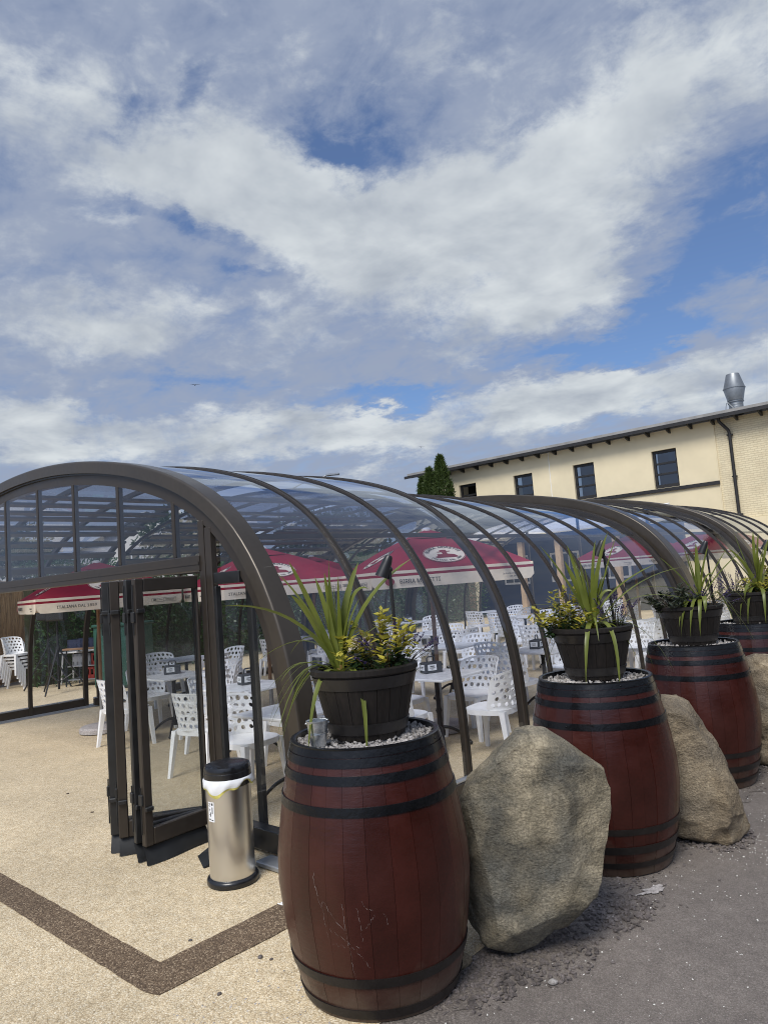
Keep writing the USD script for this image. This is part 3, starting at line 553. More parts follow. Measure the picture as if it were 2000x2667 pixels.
HOOPS2 = [(.972, .998), (.936, .968), (.874, .907), (.766, .800), (.230, .262), (.128, .166), (.05, .078)]
for k, (x, y, lab) in enumerate(BARRELS):
    t = thing('wooden_barrel', lab, 'barrel', (x, y, 0), .3 + k * .7, group='whisky barrels along the edge of the patio')
    g = np.random.default_rng(40 + k); n = 27; w = g.uniform(.75, 1.3, n); w = np.cumsum(w / w.sum() * 2 * PI)
    for i in range(n):
        obj('stave', stave((w[i - 1] if i else 0) + .0017, w[i] - .0017, g.uniform(-.0012, .0012), i), 'barrel_red', t, 40)
    obj('barrel_core', MB().lathe([(float(_br(z)) - .007, z) for z in np.linspace(.01, BH - .045, 8)] + [(0, BH - .045)], 40), 'dark_room', t)
    HOOPS = HOOPS1 if k == 0 else HOOPS2
    for i, (a, b) in enumerate(HOOPS):
        obj('hoop', hoop(a * BH, b * BH), 'hoop_black' if i < 4 else 'hoop_worn', t, 50)
    obj('barrel_rim', MB().lathe([(.338, BH * .985), (.3385, BH + .004), (.330, BH + .008), (.316, BH + .004), (.314, BH - .05)], 56), 'hoop_black', t, 50)
    for q in range(5):
        a = .9 * q + k; z = BH * (HOOPS[q % 4][0] + HOOPS[q % 4][1]) / 2; r = float(_br(z)) + .004
        obj('rivet', MB().tm(trimesh.creation.icosphere(1, .006).apply_translation((r * math.cos(a), r * math.sin(a), z))), 'hoop_black', t, True)
    if k == 0:   # chalk scratches on the face towards the road
        rz = .3; base = math.atan2(-y, -x) - rz
        def sp(a, z): r = float(_br(z)) + .0022; return (r * math.cos(base + a), r * math.sin(base + a), z)
        strokes = [[(-.33, .50), (-.32, .40), (-.30, .33)], [(-.29, .33), (-.29, .26), (-.27, .18)], [(-.52, .50), (-.40, .42), (-.30, .38)], [(-.48, .385), (-.36, .37), (-.29, .335)], [(-.47, .33), (-.34, .325), (-.18, .325)],
                   [(-.29, .33), (-.20, .30), (-.12, .245)], [(-.20, .48), (-.17, .44), (-.16, .35)], [(-.14, .50), (-.08, .46), (-.05, .47)], [(-.12, .40), (-.07, .43), (-.02, .45)], [(-.62, .60), (-.60, .52), (-.54, .47)], [(-.53, .5), (-.53, .42), (-.50, .34)], [(.05, .45), (.09, .43), (.08, .41)]]
        gg = np.random.default_rng(5)
        for st in strokes:
            pts = arcpts((*st[0], 0), (*st[1], 0), (*st[2], 0), 14)[:, :2]; pts = pts + gg.normal(0, .004, pts.shape); mb = MB()
            for (a, b), (c, d) in zip(pts[:-1], pts[1:]):
                h = gg.choice([.0002, .0004, .001])
                mb.add([sp(a - h, b), sp(a + h, b + h * .4), sp(c + h, d + h * .4), sp(c - h, d)], [[0, 1, 2, 3], [3, 2, 1, 0]])
            if mb.n: obj('chalk_scratch', mb, 'chalk', t)
    gr = obj('gravel', gravel_top(BH - .025, 0.02, .312, 900 if k == 0 else 560, 60 + k).lathe([(.315, BH - .035), (.0, BH - .03)], 24).xf([[1, 0, 0, x], [0, 1, 0, y], [0, 0, 1, 0], [0, 0, 0, 1]]), 'chip_pale',
             label=['pale gravel heaped on the first barrel round the bucket', 'pale gravel on top of the second barrel', 'pale gravel on top of the third barrel', 'pale gravel on top of the fourth barrel'][k], cat='gravel', kind='stuff')

# ================================================================ planters and plants
def cam_axes(x, y):
    d = np.array([x, y, 0.0]); d /= np.linalg.norm(d); return np.array([d[1], -d[0], 0.0]), d      # right, away as seen from the path
TUBS = [(-2.395, 2.43, .245, .168, .31, 0), (-2.14, 4.21, .243, .162, .31, .1), (-2.165, 5.99, .243, .165, .30, .2), (-2.20, 7.76, .243, .165, .30, .3)]
ORD = ['first', 'second', 'third', 'fourth']
for k, (x, y, rt, rb, h, rz) in enumerate(TUBS):
    z0 = BH - .012
    t = thing('half_barrel_planter', f'dark brown half barrel planter tub standing on the {ORD[k]} barrel', 'planter', (x, y, z0), rz, group='planter tubs on the barrels')
    def R(z): return rb + (rt - rb) * (z / h) ** .85
    n = 22
    for i in range(n):
        a0, a1 = 2 * PI * i / n + .006, 2 * PI * (i + 1) / n - .006; V = []
        for z in np.linspace(.0, h - .012, 5): V.append([((R(z) - .006) * math.cos(a0), (R(z) - .006) * math.sin(a0), z), *[(R(z) * math.cos(a), R(z) * math.sin(a), z) for a in np.linspace(a0, a1, 3)], ((R(z) - .006) * math.cos(a1), (R(z) - .006) * math.sin(a1), z)])
        obj('tub_stave', MB().grid(V), 'tub_brown', t, 40)
    obj('tub_liner', MB().lathe([(rb - .01, 0), (rt - .008, h - .01), (rt - .03, h - .01), (rt - .034, h - .05)], 40), 'tub_rim', t, 40)
    obj('tub_band', MB().lathe([(R(h - .085) , h - .085), (R(h - .085) + .005, h - .083), (R(h - .03) + .005, h - .032), (R(h - .03), h - .03)], 48), 'tub_rim', t, 40)
    obj('tub_band', MB().lathe([(R(.025), .025), (R(.025) + .005, .027), (R(.075) + .005, .073), (R(.075), .075)], 48), 'tub_rim', t, 40)
    obj('tub_rim', MB().lathe([(rt - .004, h - .028), (rt + .006, h - .02), (rt + .006, h), (rt - .012, h + .006), (rt - .03, h), (rt - .03, h - .03)], 48), 'tub_brown', t, 40)
    sm = MB(); rr = np.linspace(0, rt - .032, 8); an = np.linspace(0, 2 * PI, 25)
    P = np.array([[(r * math.cos(a), r * math.sin(a), 0) for a in an] for r in rr]); P[..., 2] = h - .045 + .03 * meshkit.fbm(np.c_[P[..., 0].ravel() * 18, P[..., 1].ravel() * 18, np.full(P[..., 0].size, k)], 3, 1).reshape(P[..., 0].shape)
    obj('soil', sm.grid(P), 'soil', t, True)

def sword_leaf(a, b, c, w, n=11, fold=.25):
    """A long leaf along the curve a > b > c, channelled, tapering to its tip."""
    P = arcpts(a, b, c, n); T = np.gradient(P, axis=0); T /= np.linalg.norm(T, axis=1, keepdims=True)
    t = np.linspace(0, 1, n); wd = w * np.minimum(1, .45 + 2.2 * t) * np.clip((1 - t) ** .42, .03, 1) * .62
    e = np.asarray(c, float) - np.asarray(a, float); up = max(0.0, e[2]) / (np.linalg.norm(e) + 1e-6); tw = up ** 2 * (1.0 + .5 * math.sin(w * 9e4 + e[0] * 90))
    S = np.cross(T, [0, 0, 1.0]); l = np.linalg.norm(S, axis=1, keepdims=True); S = S / np.maximum(l, 1e-3)
    S = S * math.cos(tw) + np.cross(T, S) * math.sin(tw); S /= np.maximum(np.linalg.norm(S, axis=1, keepdims=True), 1e-6)
    U = np.cross(S, T)
    return MB().grid([[p - s * d + u * d * fold, p, p + s * d + u * d * fold] for p, s, u, d in zip(P, S, U, wd)])
def cordyline(k, base, spec, seed, nrand, scale, label):
    """spec: leaves as ((right, up) of the bend, (right, up) of the tip, width) in metres from the crown, as seen from the path; away offsets vary."""
    x, y, z = base; r, d = cam_axes(x, y); g = np.random.default_rng(seed)
    t = thing('cordyline', label, 'plant', base, 0, group='spiky cordylines in the planters')
    obj('stem', MB().tube([(0, 0, -.06), (0, 0, .0), (0.002, 0, .05)], [.026, .024, .016], 8), 'leaf_base', t, True)
    for (bx, bz), (cx, cz), w in spec:
        dep = g.uniform(-.5, .5) * abs(cx) * .7 + g.uniform(-.03, .03); db = dep * .5
        if cz < -.04:
            dep = -math.sqrt(max(.285 ** 2 - cx ** 2, .0)) - g.uniform(.0, .03); db = dep * 1.05; bz = max(bz, .07) + .10
            if abs(cx) < .25: bx = cx * .9
        a = r * g.uniform(-.012, .012) + d * g.uniform(-.012, .012) + [0, 0, g.uniform(-.01, .03)]
        obj('leaf', sword_leaf(a, r * (bx + .076 * bz) + d * db + [0, 0, bz], r * (cx + .076 * cz) + d * dep + [0, 0, cz], w * 1.15), 'sword_leaf', t, True)
    for i in range(nrand):
        an = g.uniform(0, 2 * PI); o = np.array([math.cos(an), math.sin(an), 0]); up = g.random()
        if up < .35: L = scale * g.uniform(.36, .56); c = o * L * g.uniform(.1, .35) + [0, 0, L]; b = o * L * .05 + [0, 0, L * .55]
        else: L = scale * g.uniform(.34, .52); c = o * L * g.uniform(.75, 1.0) + [0, 0, L * g.uniform(-.75, .25)]; b = o * L * .55 + [0, 0, L * g.uniform(.35, .6)]
        obj('leaf', sword_leaf(o * .008, b, c, g.uniform(.012, .026)), 'sword_leaf', t, True)
    return t
Z = BH + .27
q = .00185; S600, S1 = .2411 * q, .1808 * q
def s6(x, y): return ((x - 1135) * S600, (1520 - y) * S600)          # offsets measured on the plant, metres
spec1 = [(s6(850, 800), s6(590, 290), .034), (s6(1040, 850), s6(1005, 280), .040), (s6(850, 800), s6(465, 400), .030), (s6(1110, 850), s6(1325, 345), .034), (s6(1190, 480), s6(1440, 640), .026), (s6(1250, 720), s6(1900, 345), .026),
         (s6(850, 850), s6(610, 640), .034), (s6(1040, 900), s6(960, 430), .024), (s6(700, 700), s6(-50, 690), .026), (s6(850, 880), s6(225, 1330), .028), (s6(850, 850), s6(610, 1255), .028), (s6(1060, 1000), s6(860, 470), .028),
         (s6(700, 1380), s6(520, 2280), .024), (s6(760, 1330), s6(395, 2010), .026), (s6(640, 1300), s6(380, 2000), .016), (s6(900, 1420), s6(820, 2350), .024), (s6(1250, 1440), s6(1395, 2260), .024), (s6(780, 1360), s6(430, 2370), .018),
         (s6(1450, 800), s6(2010, 1120), .014), (s6(1500, 1050), s6(2050, 1330), .014), (s6(1120, 800), s6(1110, 480), .032), (s6(1080, 1400), s6(900, 1500), .022), (s6(1300, 1400), s6(1350, 1570), .026), (s6(700, 1420), s6(300, 1700), .012)]
cordyline(0, (-2.505, 2.38, Z - .015), spec1, 11, 16, .8, 'green spiky cordyline with broad upright leaves in the first planter')
q = .00245
def s3(x, y): return ((x - 1050) * .2411 * q, (1120 - y) * .2411 * q)
spec2 = [(s3(900, 700), s3(515, 180), .034), (s3(950, 760), s3(765, 360), .040), (s3(960, 700), s3(800, 200), .026), (s3(1040, 600), s3(1215, 100), .040), (s3(1030, 600), s3(1090, 170), .030), (s3(960, 640), s3(845, 285), .034), (s3(1010, 700), s3(970, 430), .03),
         (s3(1150, 560), s3(1300, 150), .012), (s3(520, 620), s3(215, 930), .016), (s3(640, 800), s3(330, 1070), .016), (s3(700, 950), s3(530, 1410), .026), (s3(700, 1030), s3(530, 1590), .022), (s3(1000, 1130), s3(965, 1650), .026), (s3(1150, 1130), s3(1285, 1630), .024),
         (s3(1300, 1130), s3(1525, 1590), .024), (s3(1100, 700), s3(1659, 470), .022), (s3(1400, 580), s3(1990, 520), .020), (s3(1350, 640), s3(1950, 830), .018), (s3(1500, 1100), s3(1850, 1600), .022), (s3(1450, 1060), s3(1640, 1540), .02), (s3(1100, 620), s3(1260, 720), .02), (s3(1350, 950), s3(1780, 1110), .014)]
cordyline(1, (-2.12, 4.20, Z), spec2, 12, 14, .95, 'green cordyline with long drooping leaves in the second planter')
q = .0032
def s5(x, y): return ((x - 870) * .2411 * q, (960 - y) * .2411 * q)
spec3 = [(s5(790, 640), s5(715, 330), .036), (s5(850, 640), s5(840, 320), .036), (s5(880, 640), s5(960, 345), .030), (s5(940, 720), s5(1130, 400), .026), (s5(960, 700), s5(1270, 430), .026), (s5(750, 700), s5(470, 430), .034), (s5(620, 640), s5(60, 780), .03), (s5(900, 620), s5(1000, 640), .03),
         (s5(700, 1000), s5(680, 1250), .028), (s5(790, 1020), s5(765, 1250), .026), (s5(840, 960), s5(855, 1250), .028), (s5(1100, 1050), s5(1390, 1420), .024), (s5(1050, 950), s5(1350, 1310), .02), (s5(880, 850), s5(910, 1020), .036), (s5(600, 700), s5(330, 900), .02), (s5(900, 900), s5(1280, 1110), .014), (s5(520, 930), s5(440, 1010), .02)]
cordyline(2, (-2.09, 6.03, Z + .02), spec3, 13, 14, .95, 'dark green cordyline with short leaves in the third planter')
q = .0040
def s7(x, y): return ((x - 1500) * .2411 * q, (940 - y) * .2411 * q)
spec4 = [(s7(1380, 640), s7(1290, 300), .03), (s7(1470, 600), s7(1475, 330), .036), (s7(1500, 600), s7(1525, 350), .036), (s7(1540, 700), s7(1610, 420), .034), (s7(1350, 650), s7(1150, 450), .034), (s7(1420, 640), s7(1240, 480), .03), (s7(1560, 780), s7(1659, 640), .03),
         (s7(1400, 980), s7(1330, 1250), .028), (s7(1440, 980), s7(1400, 1290), .026), (s7(1520, 950), s7(1560, 1250), .03), (s7(1390, 860), s7(1380, 1010), .036), (s7(1350, 900), s7(1160, 960), .02), (s7(1300, 950), s7(1225, 1310), .018)]
cordyline(3, (-2.14, 7.80, Z + .02), spec4, 14, 14, .95, 'yellow green cordyline in the fourth planter at the picture edge')

def leaf_quad(mb, p, d, n, L, w):
    d = d / np.linalg.norm(d); s = np.cross(d, n); s /= max(np.linalg.norm(s), 1e-6); u = np.cross(s, d)
    mb.add([p, p + d * L * .45 + s * w * .5 + u * w * .12, p + d * L, p + d * L * .45 - s * w * .5 + u * w * .12], [[0, 1, 2], [0, 2, 3]])
def bushy(name, label, cat, base, stems, leafm, g, hmin, hmax, spread, L, w, group, tipm=None, flower=None, dense=11):
    t = thing(name, label, cat, base, 0, group=group); st, lf, tp, fl = MB(), MB(), MB(), MB()
    for i in range(stems):
        a = g.uniform(0, 2 * PI); rr = spread * math.sqrt(g.random()); H = g.uniform(hmin, hmax) * (1 - .45 * rr / spread)
        p0 = np.array([rr * .45 * math.cos(a), rr * .45 * math.sin(a), 0]); p2 = np.array([rr * 1.15 * math.cos(a), rr * 1.15 * math.sin(a), H])
        c = arcpts(p0, p0 * .9 + [0, 0, H * .6], p2, 7); st.tube(c, np.linspace(.0028, .0014, 7), 5, False)
        m = int(dense * H / .2) + 2
        for j in range(m):
            u = (j + .6) / m; p = c[0] + (c[-1] - c[0]) * 0 + np.array([np.interp(u * 6, range(7), c[:, k]) for k in range(3)])
            for _ in range(2):
                b = g.uniform(0, 2 * PI); d = np.array([math.cos(b), math.sin(b), g.uniform(.05, .7)])
                top = tipm is not None and u > g.uniform(.38, .72)
                leaf_quad(tp if top else lf, p, d, np.array([0, 0, 1.0]) + g.normal(0, .3, 3), L * g.uniform(.7, 1.25), w * g.uniform(.7, 1.2))
        if flower and g.random() < flower[1]:
            e = c[-1] + (c[-1] - c[-2]) * .8; up = (c[-1] - c[-3]); up /= np.linalg.norm(up)
            st.tube([c[-1], e + up * .05], [.0014, .0011], 4, False)
            for j in range(20):
                v = g.normal(0, 1, 3); v /= np.linalg.norm(v); leaf_quad(fl, e + up * (j * .0034), v + up * .6, v[::-1], .012, .009)
    obj('stems', st, 'trunk' if leafm != 'green_leaf' else 'leaf_base', t, True)
    obj('foliage', lf, leafm, t, kind='stuff')
    if tp.n: obj('new_growth', tp, tipm, t, kind='stuff')
    if fl.n: obj('blooms', fl, flower[0], t, kind='stuff')
    return t
g = np.random.default_rng(3)
bushy('variegated_shrub', 'yellow and green variegated shrub in the first planter beside the black spotlight', 'shrub', (-2.33, 2.47, Z - .035), 30, 'green_leaf', g, .17, .38, .15, .048, .026, 'shrubs in the planters', 'yellow_leaf')
bushy('variegated_shrub', 'yellow variegated shrub on the left of the second planter', 'shrub', (-2.27, 4.12, Z - .035), 32, 'green_leaf', g, .16, .38, .16, .046, .025, 'shrubs in the planters', 'yellow_leaf')
bushy('dark_shrub', 'dark leafy shrub on the left of the third planter', 'shrub', (-2.25, 5.92, Z - .035), 40, 'dark_leaf', g, .14, .27, .17, .055, .022, 'shrubs in the planters', dense=16)
bushy('variegated_shrub', 'small yellow tipped shrub in the fourth planter', 'shrub', (-2.08, 7.84, Z - .035), 32, 'green_leaf', g, .14, .33, .16, .046, .025, 'shrubs in the planters', 'yellow_leaf')
LV = 'lavender in the planters'
bushy('lavender', 'purple lavender behind the yellow shrub in the first planter', 'lavender', (-2.27, 2.52, Z - .035), 24, 'lavender_leaf', g, .12, .25, .12, .026, .004, LV, None, ('lavender_bloom', .8))
bushy('lavender', 'faded lavender on the right of the second planter', 'lavender', (-2.02, 4.28, Z - .035), 26, 'lavender_leaf', g, .12, .26, .13, .026, .004, LV, None, ('lavender_bloom', .8))
bushy('lavender', 'purple lavender spilling over the right of the third planter', 'lavender', (-2.04, 6.02, Z - .035), 34, 'lavender_leaf', g, .10, .22, .17, .026, .004, LV, None, ('lavender_bloom', .85))
bushy('lavender', 'pale lavender on the left of the fourth planter', 'lavender', (-2.33, 7.70, Z - .035), 30, 'lavender_leaf', g, .12, .28, .13, .026, .004, LV, None, ('lavender_bloom', .85))
# spotlights on stakes
for k, (x, y, lean, tall) in enumerate(((-2.265, 2.53, -.012, .50), (-2.02, 4.30, -.03, .53), (-2.02, 6.13, -.01, .50), (-2.02, 7.95, -.02, .49))):
    t = thing('garden_spotlight', f'black bullet spotlight on a thin stake in the {ORD[k]} planter', 'spotlight', (x, y, Z - .05), 0, group='stake spotlights in the planters')
    obj('stake', MB().tube([(0, 0, -.06), (lean * .5, 0, tall * .5), (lean, 0, tall)], .008, 8), 'lamp_black', t, True)
    r, d = cam_axes(x, y); hd = np.array([0, 0, tall + .025]) + [lean, 0, 0]
    ax = -r * .40 - np.array([0, 0, .92]); ax /= np.linalg.norm(ax); c0 = hd + np.array([0, 0, .045]) - r * .0
    X = np.cross(ax, d); X /= np.linalg.norm(X); Y = np.cross(ax, X)
    prof = [(0, -.012), (.013, -.010), (.019, .0), (.023, .02), (.034, .098), (.031, .098), (.028, .085)]
    m = MB().lathe(prof, 20); m.v = [np.c_[v @ np.stack([X, Y, ax])] + c0 for v in m.v]
    obj('lamp_head', m, 'lamp_black', t, 40)
    obj('lamp_joint', MB().tm(trimesh.creation.icosphere(2, .015).apply_translation(hd - [0, 0, .012])), 'lamp_black', t, True)

# ================================================================ bucket, bin
r, d = cam_axes(-2.38, 2.39); bx = np.array([-2.382, 2.394, 0]) - r * .205 - d * .135
t = thing('zinc_bucket', 'little galvanised bucket on the gravel of the first barrel', 'bucket', (bx[0], bx[1], BH - .012))
obj('bucket_body', MB().lathe([(0, .004), (.031, .004), (.033, 0), (.0345, .006), (.040, .050), (.0415, .053), (.0408, .057), (.0425, .060), (.0418, .064), (.047, .104), (.050, .106), (.050, .110), (.0465, .109), (.033, .010), (0, .009)], 36), 'galvanised', t, 30)
hp = [(r * .049 * math.cos(a) + d * (.012 * math.sin(a)) + [0, 0, .102 + .012 * math.sin(a)]) for a in np.linspace(0, PI, 15)]
obj('handle', MB().tube(hp, .0014, 6), 'galvanised', t, True)
for s in (-1, 1): obj('handle_lug', MB().tm(trimesh.creation.icosphere(1, .006).apply_translation(r * s * .0485 + [0, 0, .098])), 'galvanised', t, True)

BX, BYb = -3.86, 2.66
t = thing('pedal_bin', 'tall brushed steel bin with black lid and white liner by the glass door', 'bin', (BX, BYb, 0))
obj('bin_base', MB().lathe([(0, .0), (.150, .0), (.1555, .008), (.156, .028), (.150, .040), (.138, .046), (.13, .046)], 48), 'gloss_black', t, 40)
obj('bin_body', MB().lathe([(.136, .042), (.136, .60), (.13, .60)], 56), 'brushed_steel', t, 50)
obj('bin_collar', MB().lathe([(.138, .575), (.142, .58), (.143, .655), (.140, .66)], 48), 'gloss_black', t, 40)
obj('bin_lid', MB().lathe([(.140, .657), (.142, .675), (.134, .694), (.112, .702), (.06, .705), (0, .705)], 48), 'gloss_black', t, 40)
lp = []
ang0 = math.atan2(-BYb, -BX)
for a in np.linspace(0, 2 * PI, 73):
    lowz = .575 + .022 * math.sin(3 * a + 1.) + .012 * math.sin(7 * a) - .045 * math.exp(-((((a - ang0 + .9) + PI) % (2 * PI) - PI) / .5) ** 2)
    row = []
    for u in np.linspace(0, 1, 6):
        rr = .1415 + .008 * math.sin(u * PI) + .0045 * math.sin(a * 11 + u * 5) * u + .003
        row.append((rr * math.cos(a), rr * math.sin(a), .625 + (lowz - .625) * u))
    lp.append(row)
bl = obj('bin_liner', MB().grid(lp), 'liner', t, True)
lp2 = [[(x * 1.004, y * 1.004, z + (.016 if i == 4 else .003)) for i, (x, y, z) in enumerate(row) if i >= 4] for row in lp[6:-6]]
obj('liner_hem', MB().grid([[(x * 1.006, y * 1.006, z) for x, y, z in row[4:]] for row in lp]), 'liner_print', bl, True)
def on_bin(a, z, rr=.1368): return (rr * math.cos(ang0 + a), rr * math.sin(ang0 + a), z)
stk = obj('sticker', MB().grid([[on_bin(a, z) for z in (.385, .50)] for a in np.linspace(-1.12, -.72, 7)]), 'sticker', t)
dk = MB()
for a0, a1, z0, z1 in ((-1.06, -.93, .485, .491), (-1.08, -.95, .474, .478), (-.88, -.78, .480, .494), (-.86, -.80, .432, .470), (-1.07, -.95, .455, .459), (-1.07, -.97, .446, .449), (-.98, -.92, .415, .44), (-.9, -.78, .392, .398), (-1.07, -.95, .395, .402), (-1.05, -.97, .425, .428)):
    dk.grid([[on_bin(a, z, .1372) for z in (z0, z1)] for a in np.linspace(a0, a1, 3)])
obj('sticker_print', dk, 'ink', stk)

# ================================================================ boulders and loose stone
def boulder(name, label, outline, base, px, front, back, m, seed, lean=0.0, sub=3, amp=.02, facets=2, chip=.05, cuts=9):
    """outline: silhouette as (right, up) metres from base seen from the path; front and back: (depth, scale) layers."""
    x, y = base; r, d = cam_axes(x, y); P = []
    o = np.array(outline); c = o.mean(0)
    for dep, s in front + back:
        q = c + (o - c) * s
        P += [r * a + d * (dep + lean * b) + np.array([0, 0, max(b, -.06)]) for a, b in q]
    h = trimesh.convex.convex_hull(np.array(P)); g = np.random.default_rng(seed)
    mf = manifold3d.Manifold(manifold3d.Mesh(np.array(h.vertices, np.float32), np.array(h.faces, np.uint32)))
    for _ in range(cuts):     # chip facets off the block
        n = -d * g.uniform(.45, 1.0) + r * g.normal(0, .55) + np.array([0, 0, g.normal(-.05, .32)]); n /= np.linalg.norm(n)
        mf = mf.trim_by_plane(tuple(-n), float(-((h.vertices @ n).max() - g.uniform(.012, chip))))
    mf = mf.refine_to_length(.022).to_mesh(); h = trimesh.Trimesh(mf.vert_properties[:, :3], mf.tri_verts, process=True)
    v = np.array(h.vertices); nrm = np.array(h.vertex_normals)
    n1 = meshkit.fbm(v * 3.0 + seed, 3, seed) - .5; n2 = meshkit.fbm(v * 13 + seed, 5, seed + 1) - .5
    rid = np.abs(meshkit.fbm(v * [6, 6, 3] + seed * 2, 4, seed + 2) - .5)
    v = v + nrm * (n1 * amp * 1.4 + n2 * amp * 2.4 - np.clip(.09 - rid, 0, 1) * amp * 7)[:, None]
    return obj(name, MB().add(v + [x, y, 0], h.faces), m, smooth=28, label=label, cat='boulder', group='boulders between the barrels')
def ol(pts, cx, cy, s, v=.93): return [((a - cx) * s + .0762 * (cy - b) * s, ((cy - b) * s - .0762 * (a - cx) * s) * v) for a, b in pts]
R1 = [(1400, 1903), (1440, 1908), (1575, 2008), (1592, 2060), (1588, 2150), (1552, 2335), (1480, 2410), (1370, 2490), (1290, 2470), (1222, 2415), (1212, 2300), (1208, 2180), (1245, 2050), (1300, 1990), (1365, 1915)]
boulder('boulder', 'big grey green boulder leaning between the first and second barrels', ol(R1, 1400, 2490, .00194, .875), (-1.935, 2.92), 0, [(-.16, .80), (-.07, .965), (.0, 1.0)], [(.14, .95), (.26, .75)], 'rock_green', 4, .10, amp=.011, facets=3, chip=.10, cuts=11)
R2 = [(1690, 1810), (1740, 1806), (1772, 1822), (1800, 1870), (1850, 1955), (1880, 2065), (1910, 2150), (1902, 2172), (1850, 2188), (1740, 2186), (1660, 2180), (1640, 2000)]
boulder('boulder', 'wedge shaped boulder with a broken dark foot between second and third barrels', ol(R2, 1790, 2188, .00245), (-1.77, 4.63), 0, [(-.14, .82), (-.05, .97), (.0, 1.0)], [(.16, .95), (.26, .8)], 'rock_brown', 8, .05, amp=.014, facets=2, chip=.10, cuts=10)
R3 = [(1925, 1712), (1990, 1690), (2100, 1700), (2150, 1800), (2160, 1960), (2060, 2003), (1950, 1997), (1915, 1960), (1905, 1800)]
boulder('boulder', 'weathered brown boulder by the fourth barrel at the picture edge', ol(R3, 2020, 2000, .0031), (-1.84, 6.5), 0, [(-.16, .8), (-.05, .97), (.0, 1.0)], [(.2, .95), (.3, .8)], 'rock_brown', 12, .04, amp=.022, facets=2, chip=.12, cuts=11)
def scatter(n, seed, sampler, size, m, name, label, cat, flat=.6):
    g = np.random.default_rng(seed); mb = MB(); ico = trimesh.creation.icosahedron()
    for i in range(n):
        x, y = sampler(g); s = size * g.uniform(.45, 1.5)
        v = ico.vertices * (1 + .28 * g.standard_normal((12, 1))) * s * [1, g.uniform(.6, 1), flat * g.uniform(.5, 1)]
        v = v @ Rotation.from_rotvec([g.uniform(-.5, .5), g.uniform(-.5, .5), g.uniform(0, 6)]).as_matrix().T
        mb.add(v + [x, y, s * flat * .4 - .002], ico.faces)
    return obj(name, mb, m, label=label, cat=cat, kind='stuff')
def along(g):
    y = g.uniform(2.3, 9.0); e = np.interp(y, edge[:, 1], edge[:, 0]); return e + .02 + abs(g.normal(0, .16)) + .08 * math.sin(y * 2.2), y
def nearfoot(g):
    c = [(-1.90, 2.95, .30), (-2.0, 2.62, .22), (-1.80, 3.5, .22), (-1.72, 4.75, .28), (-1.75, 6.6, .3)][g.integers(0, 5)]; a = g.uniform(0, 2 * PI); q = c[2] * math.sqrt(g.random()); return c[0] + q * math.cos(a) * .8, c[1] + q * math.sin(a)
ys2 = np.linspace(1.95, 11.9, 330); edge2 = np.c_[np.interp(ys2, edge[:, 1], edge[:, 0]), ys2]
setting('rubble_bed', MB().grid([[(x + .003, y, -.0005) for x, y in edge2], [(x + .27 + .04 * math.sin(y * 23) + .03 * math.sin(y * 41 + 2) + .16 * math.sin(y * 2.1) * math.sin(y * .7 + 1) + .05 * math.sin(y * 9), y, -.0005) for x, y in edge2]]), 'earth')
scatter(2600, 21, along, .0088, 'chip_dark', 'rubble', 'dark crushed stone along the patio edge under the boulders', 'rubble')
scatter(1500, 22, nearfoot, .0105, 'chip_dark', 'rubble', 'dark stone chippings heaped against the feet of the boulders', 'rubble', .8)
def onroad(g):
    if g.random() < .5: y = g.uniform(4.4, 8.0); return -1.62 + abs(g.normal(0, .22)) , y
    y = g.uniform(1.2, 6.5); return -1.95 + abs(g.normal(0, .75)), y
scatter(1300, 23, onroad, .0031, 'grit_white', 'grit', 'scattered white grit on the dark road', 'grit')
def onsand(g): return g.uniform(-2.95, -2.3), g.uniform(1.3, 2.2)
scatter(260, 24, onsand, .0045, 'chip_pale', 'loose_chippings', 'loose pale chippings on the patio by the first barrel', 'gravel')
def stone(x, y, s, m, label, seed, name='stone', flat=.6):
    g = np.random.default_rng(seed); h = trimesh.creation.icosphere(2, 1.0); v = np.array(h.vertices)
    v = v * (1 + .5 * (meshkit.fbm(v * 1.6 + seed, 3, seed) - .5))[:, None] * [s, s * .75, s * flat]
    rz = g.uniform(0, 3); v = v @ Rotation.from_euler('z', rz).as_matrix().T
    obj(name, MB().add(v + [x, y, s * flat * .62], h.faces), m, smooth=50, label=label, cat='stone', group='loose stones on the ground')
stone(-2.14, 2.66, .052, 'rock_brown', 'rounded stone by the foot of the big grey boulder', 1)
stone(-1.74, 2.76, .020, 'chip_pale', 'pale stone on the road below the big boulder', 2)
stone(-1.55, 2.02, .024, 'chip_pale', 'flat pale stone lying alone on the open road', 3, flat=.35)
stone(-1.88, 2.02, .018, 'chip_pale', 'small pale pebble on the road right of the first barrel', 4)
stone(-2.98, 2.18, .016, 'chip_dark', 'dark oval pebble on the sand left of the first barrel', 5, flat=.4)
stone(-2.92, 2.20, .010, 'chip_dark', 'tiny dark pebble beside the oval pebble', 6, flat=.4)
stone(-2.88, 1.88, .012, 'chip_dark', 'dark pebble on the sand beyond the brown strip', 7, flat=.5)
stone(-3.42, 2.08, .011, 'chip_dark', 'dark pebble inside the corner of the brown strip', 8, flat=.5)
stone(-6.9, 3.0, .018, 'litter_leaf', 'dark scrap on the open patio left of the doors', 9, flat=.2)
stone(-6.1, 2.85, .018, 'litter_leaf', 'dark scrap on the patio nearest the doors', 10, flat=.2)
stone(-2.62, 1.62, .014, 'chip_dark', 'black crumpled scrap on the sand at the first barrel foot', 13, flat=.35)
ms = wavy(0, 0, 2 * PI, 0, 40, 0, 1); a = np.linspace(0, 2 * PI, 40)[:-1]
rr = .05 + 1.15 * meshkit.fbm(np.c_[np.cos(a) * 3.5, np.sin(a) * 3.5, a * 0 + 3], 4, 9)
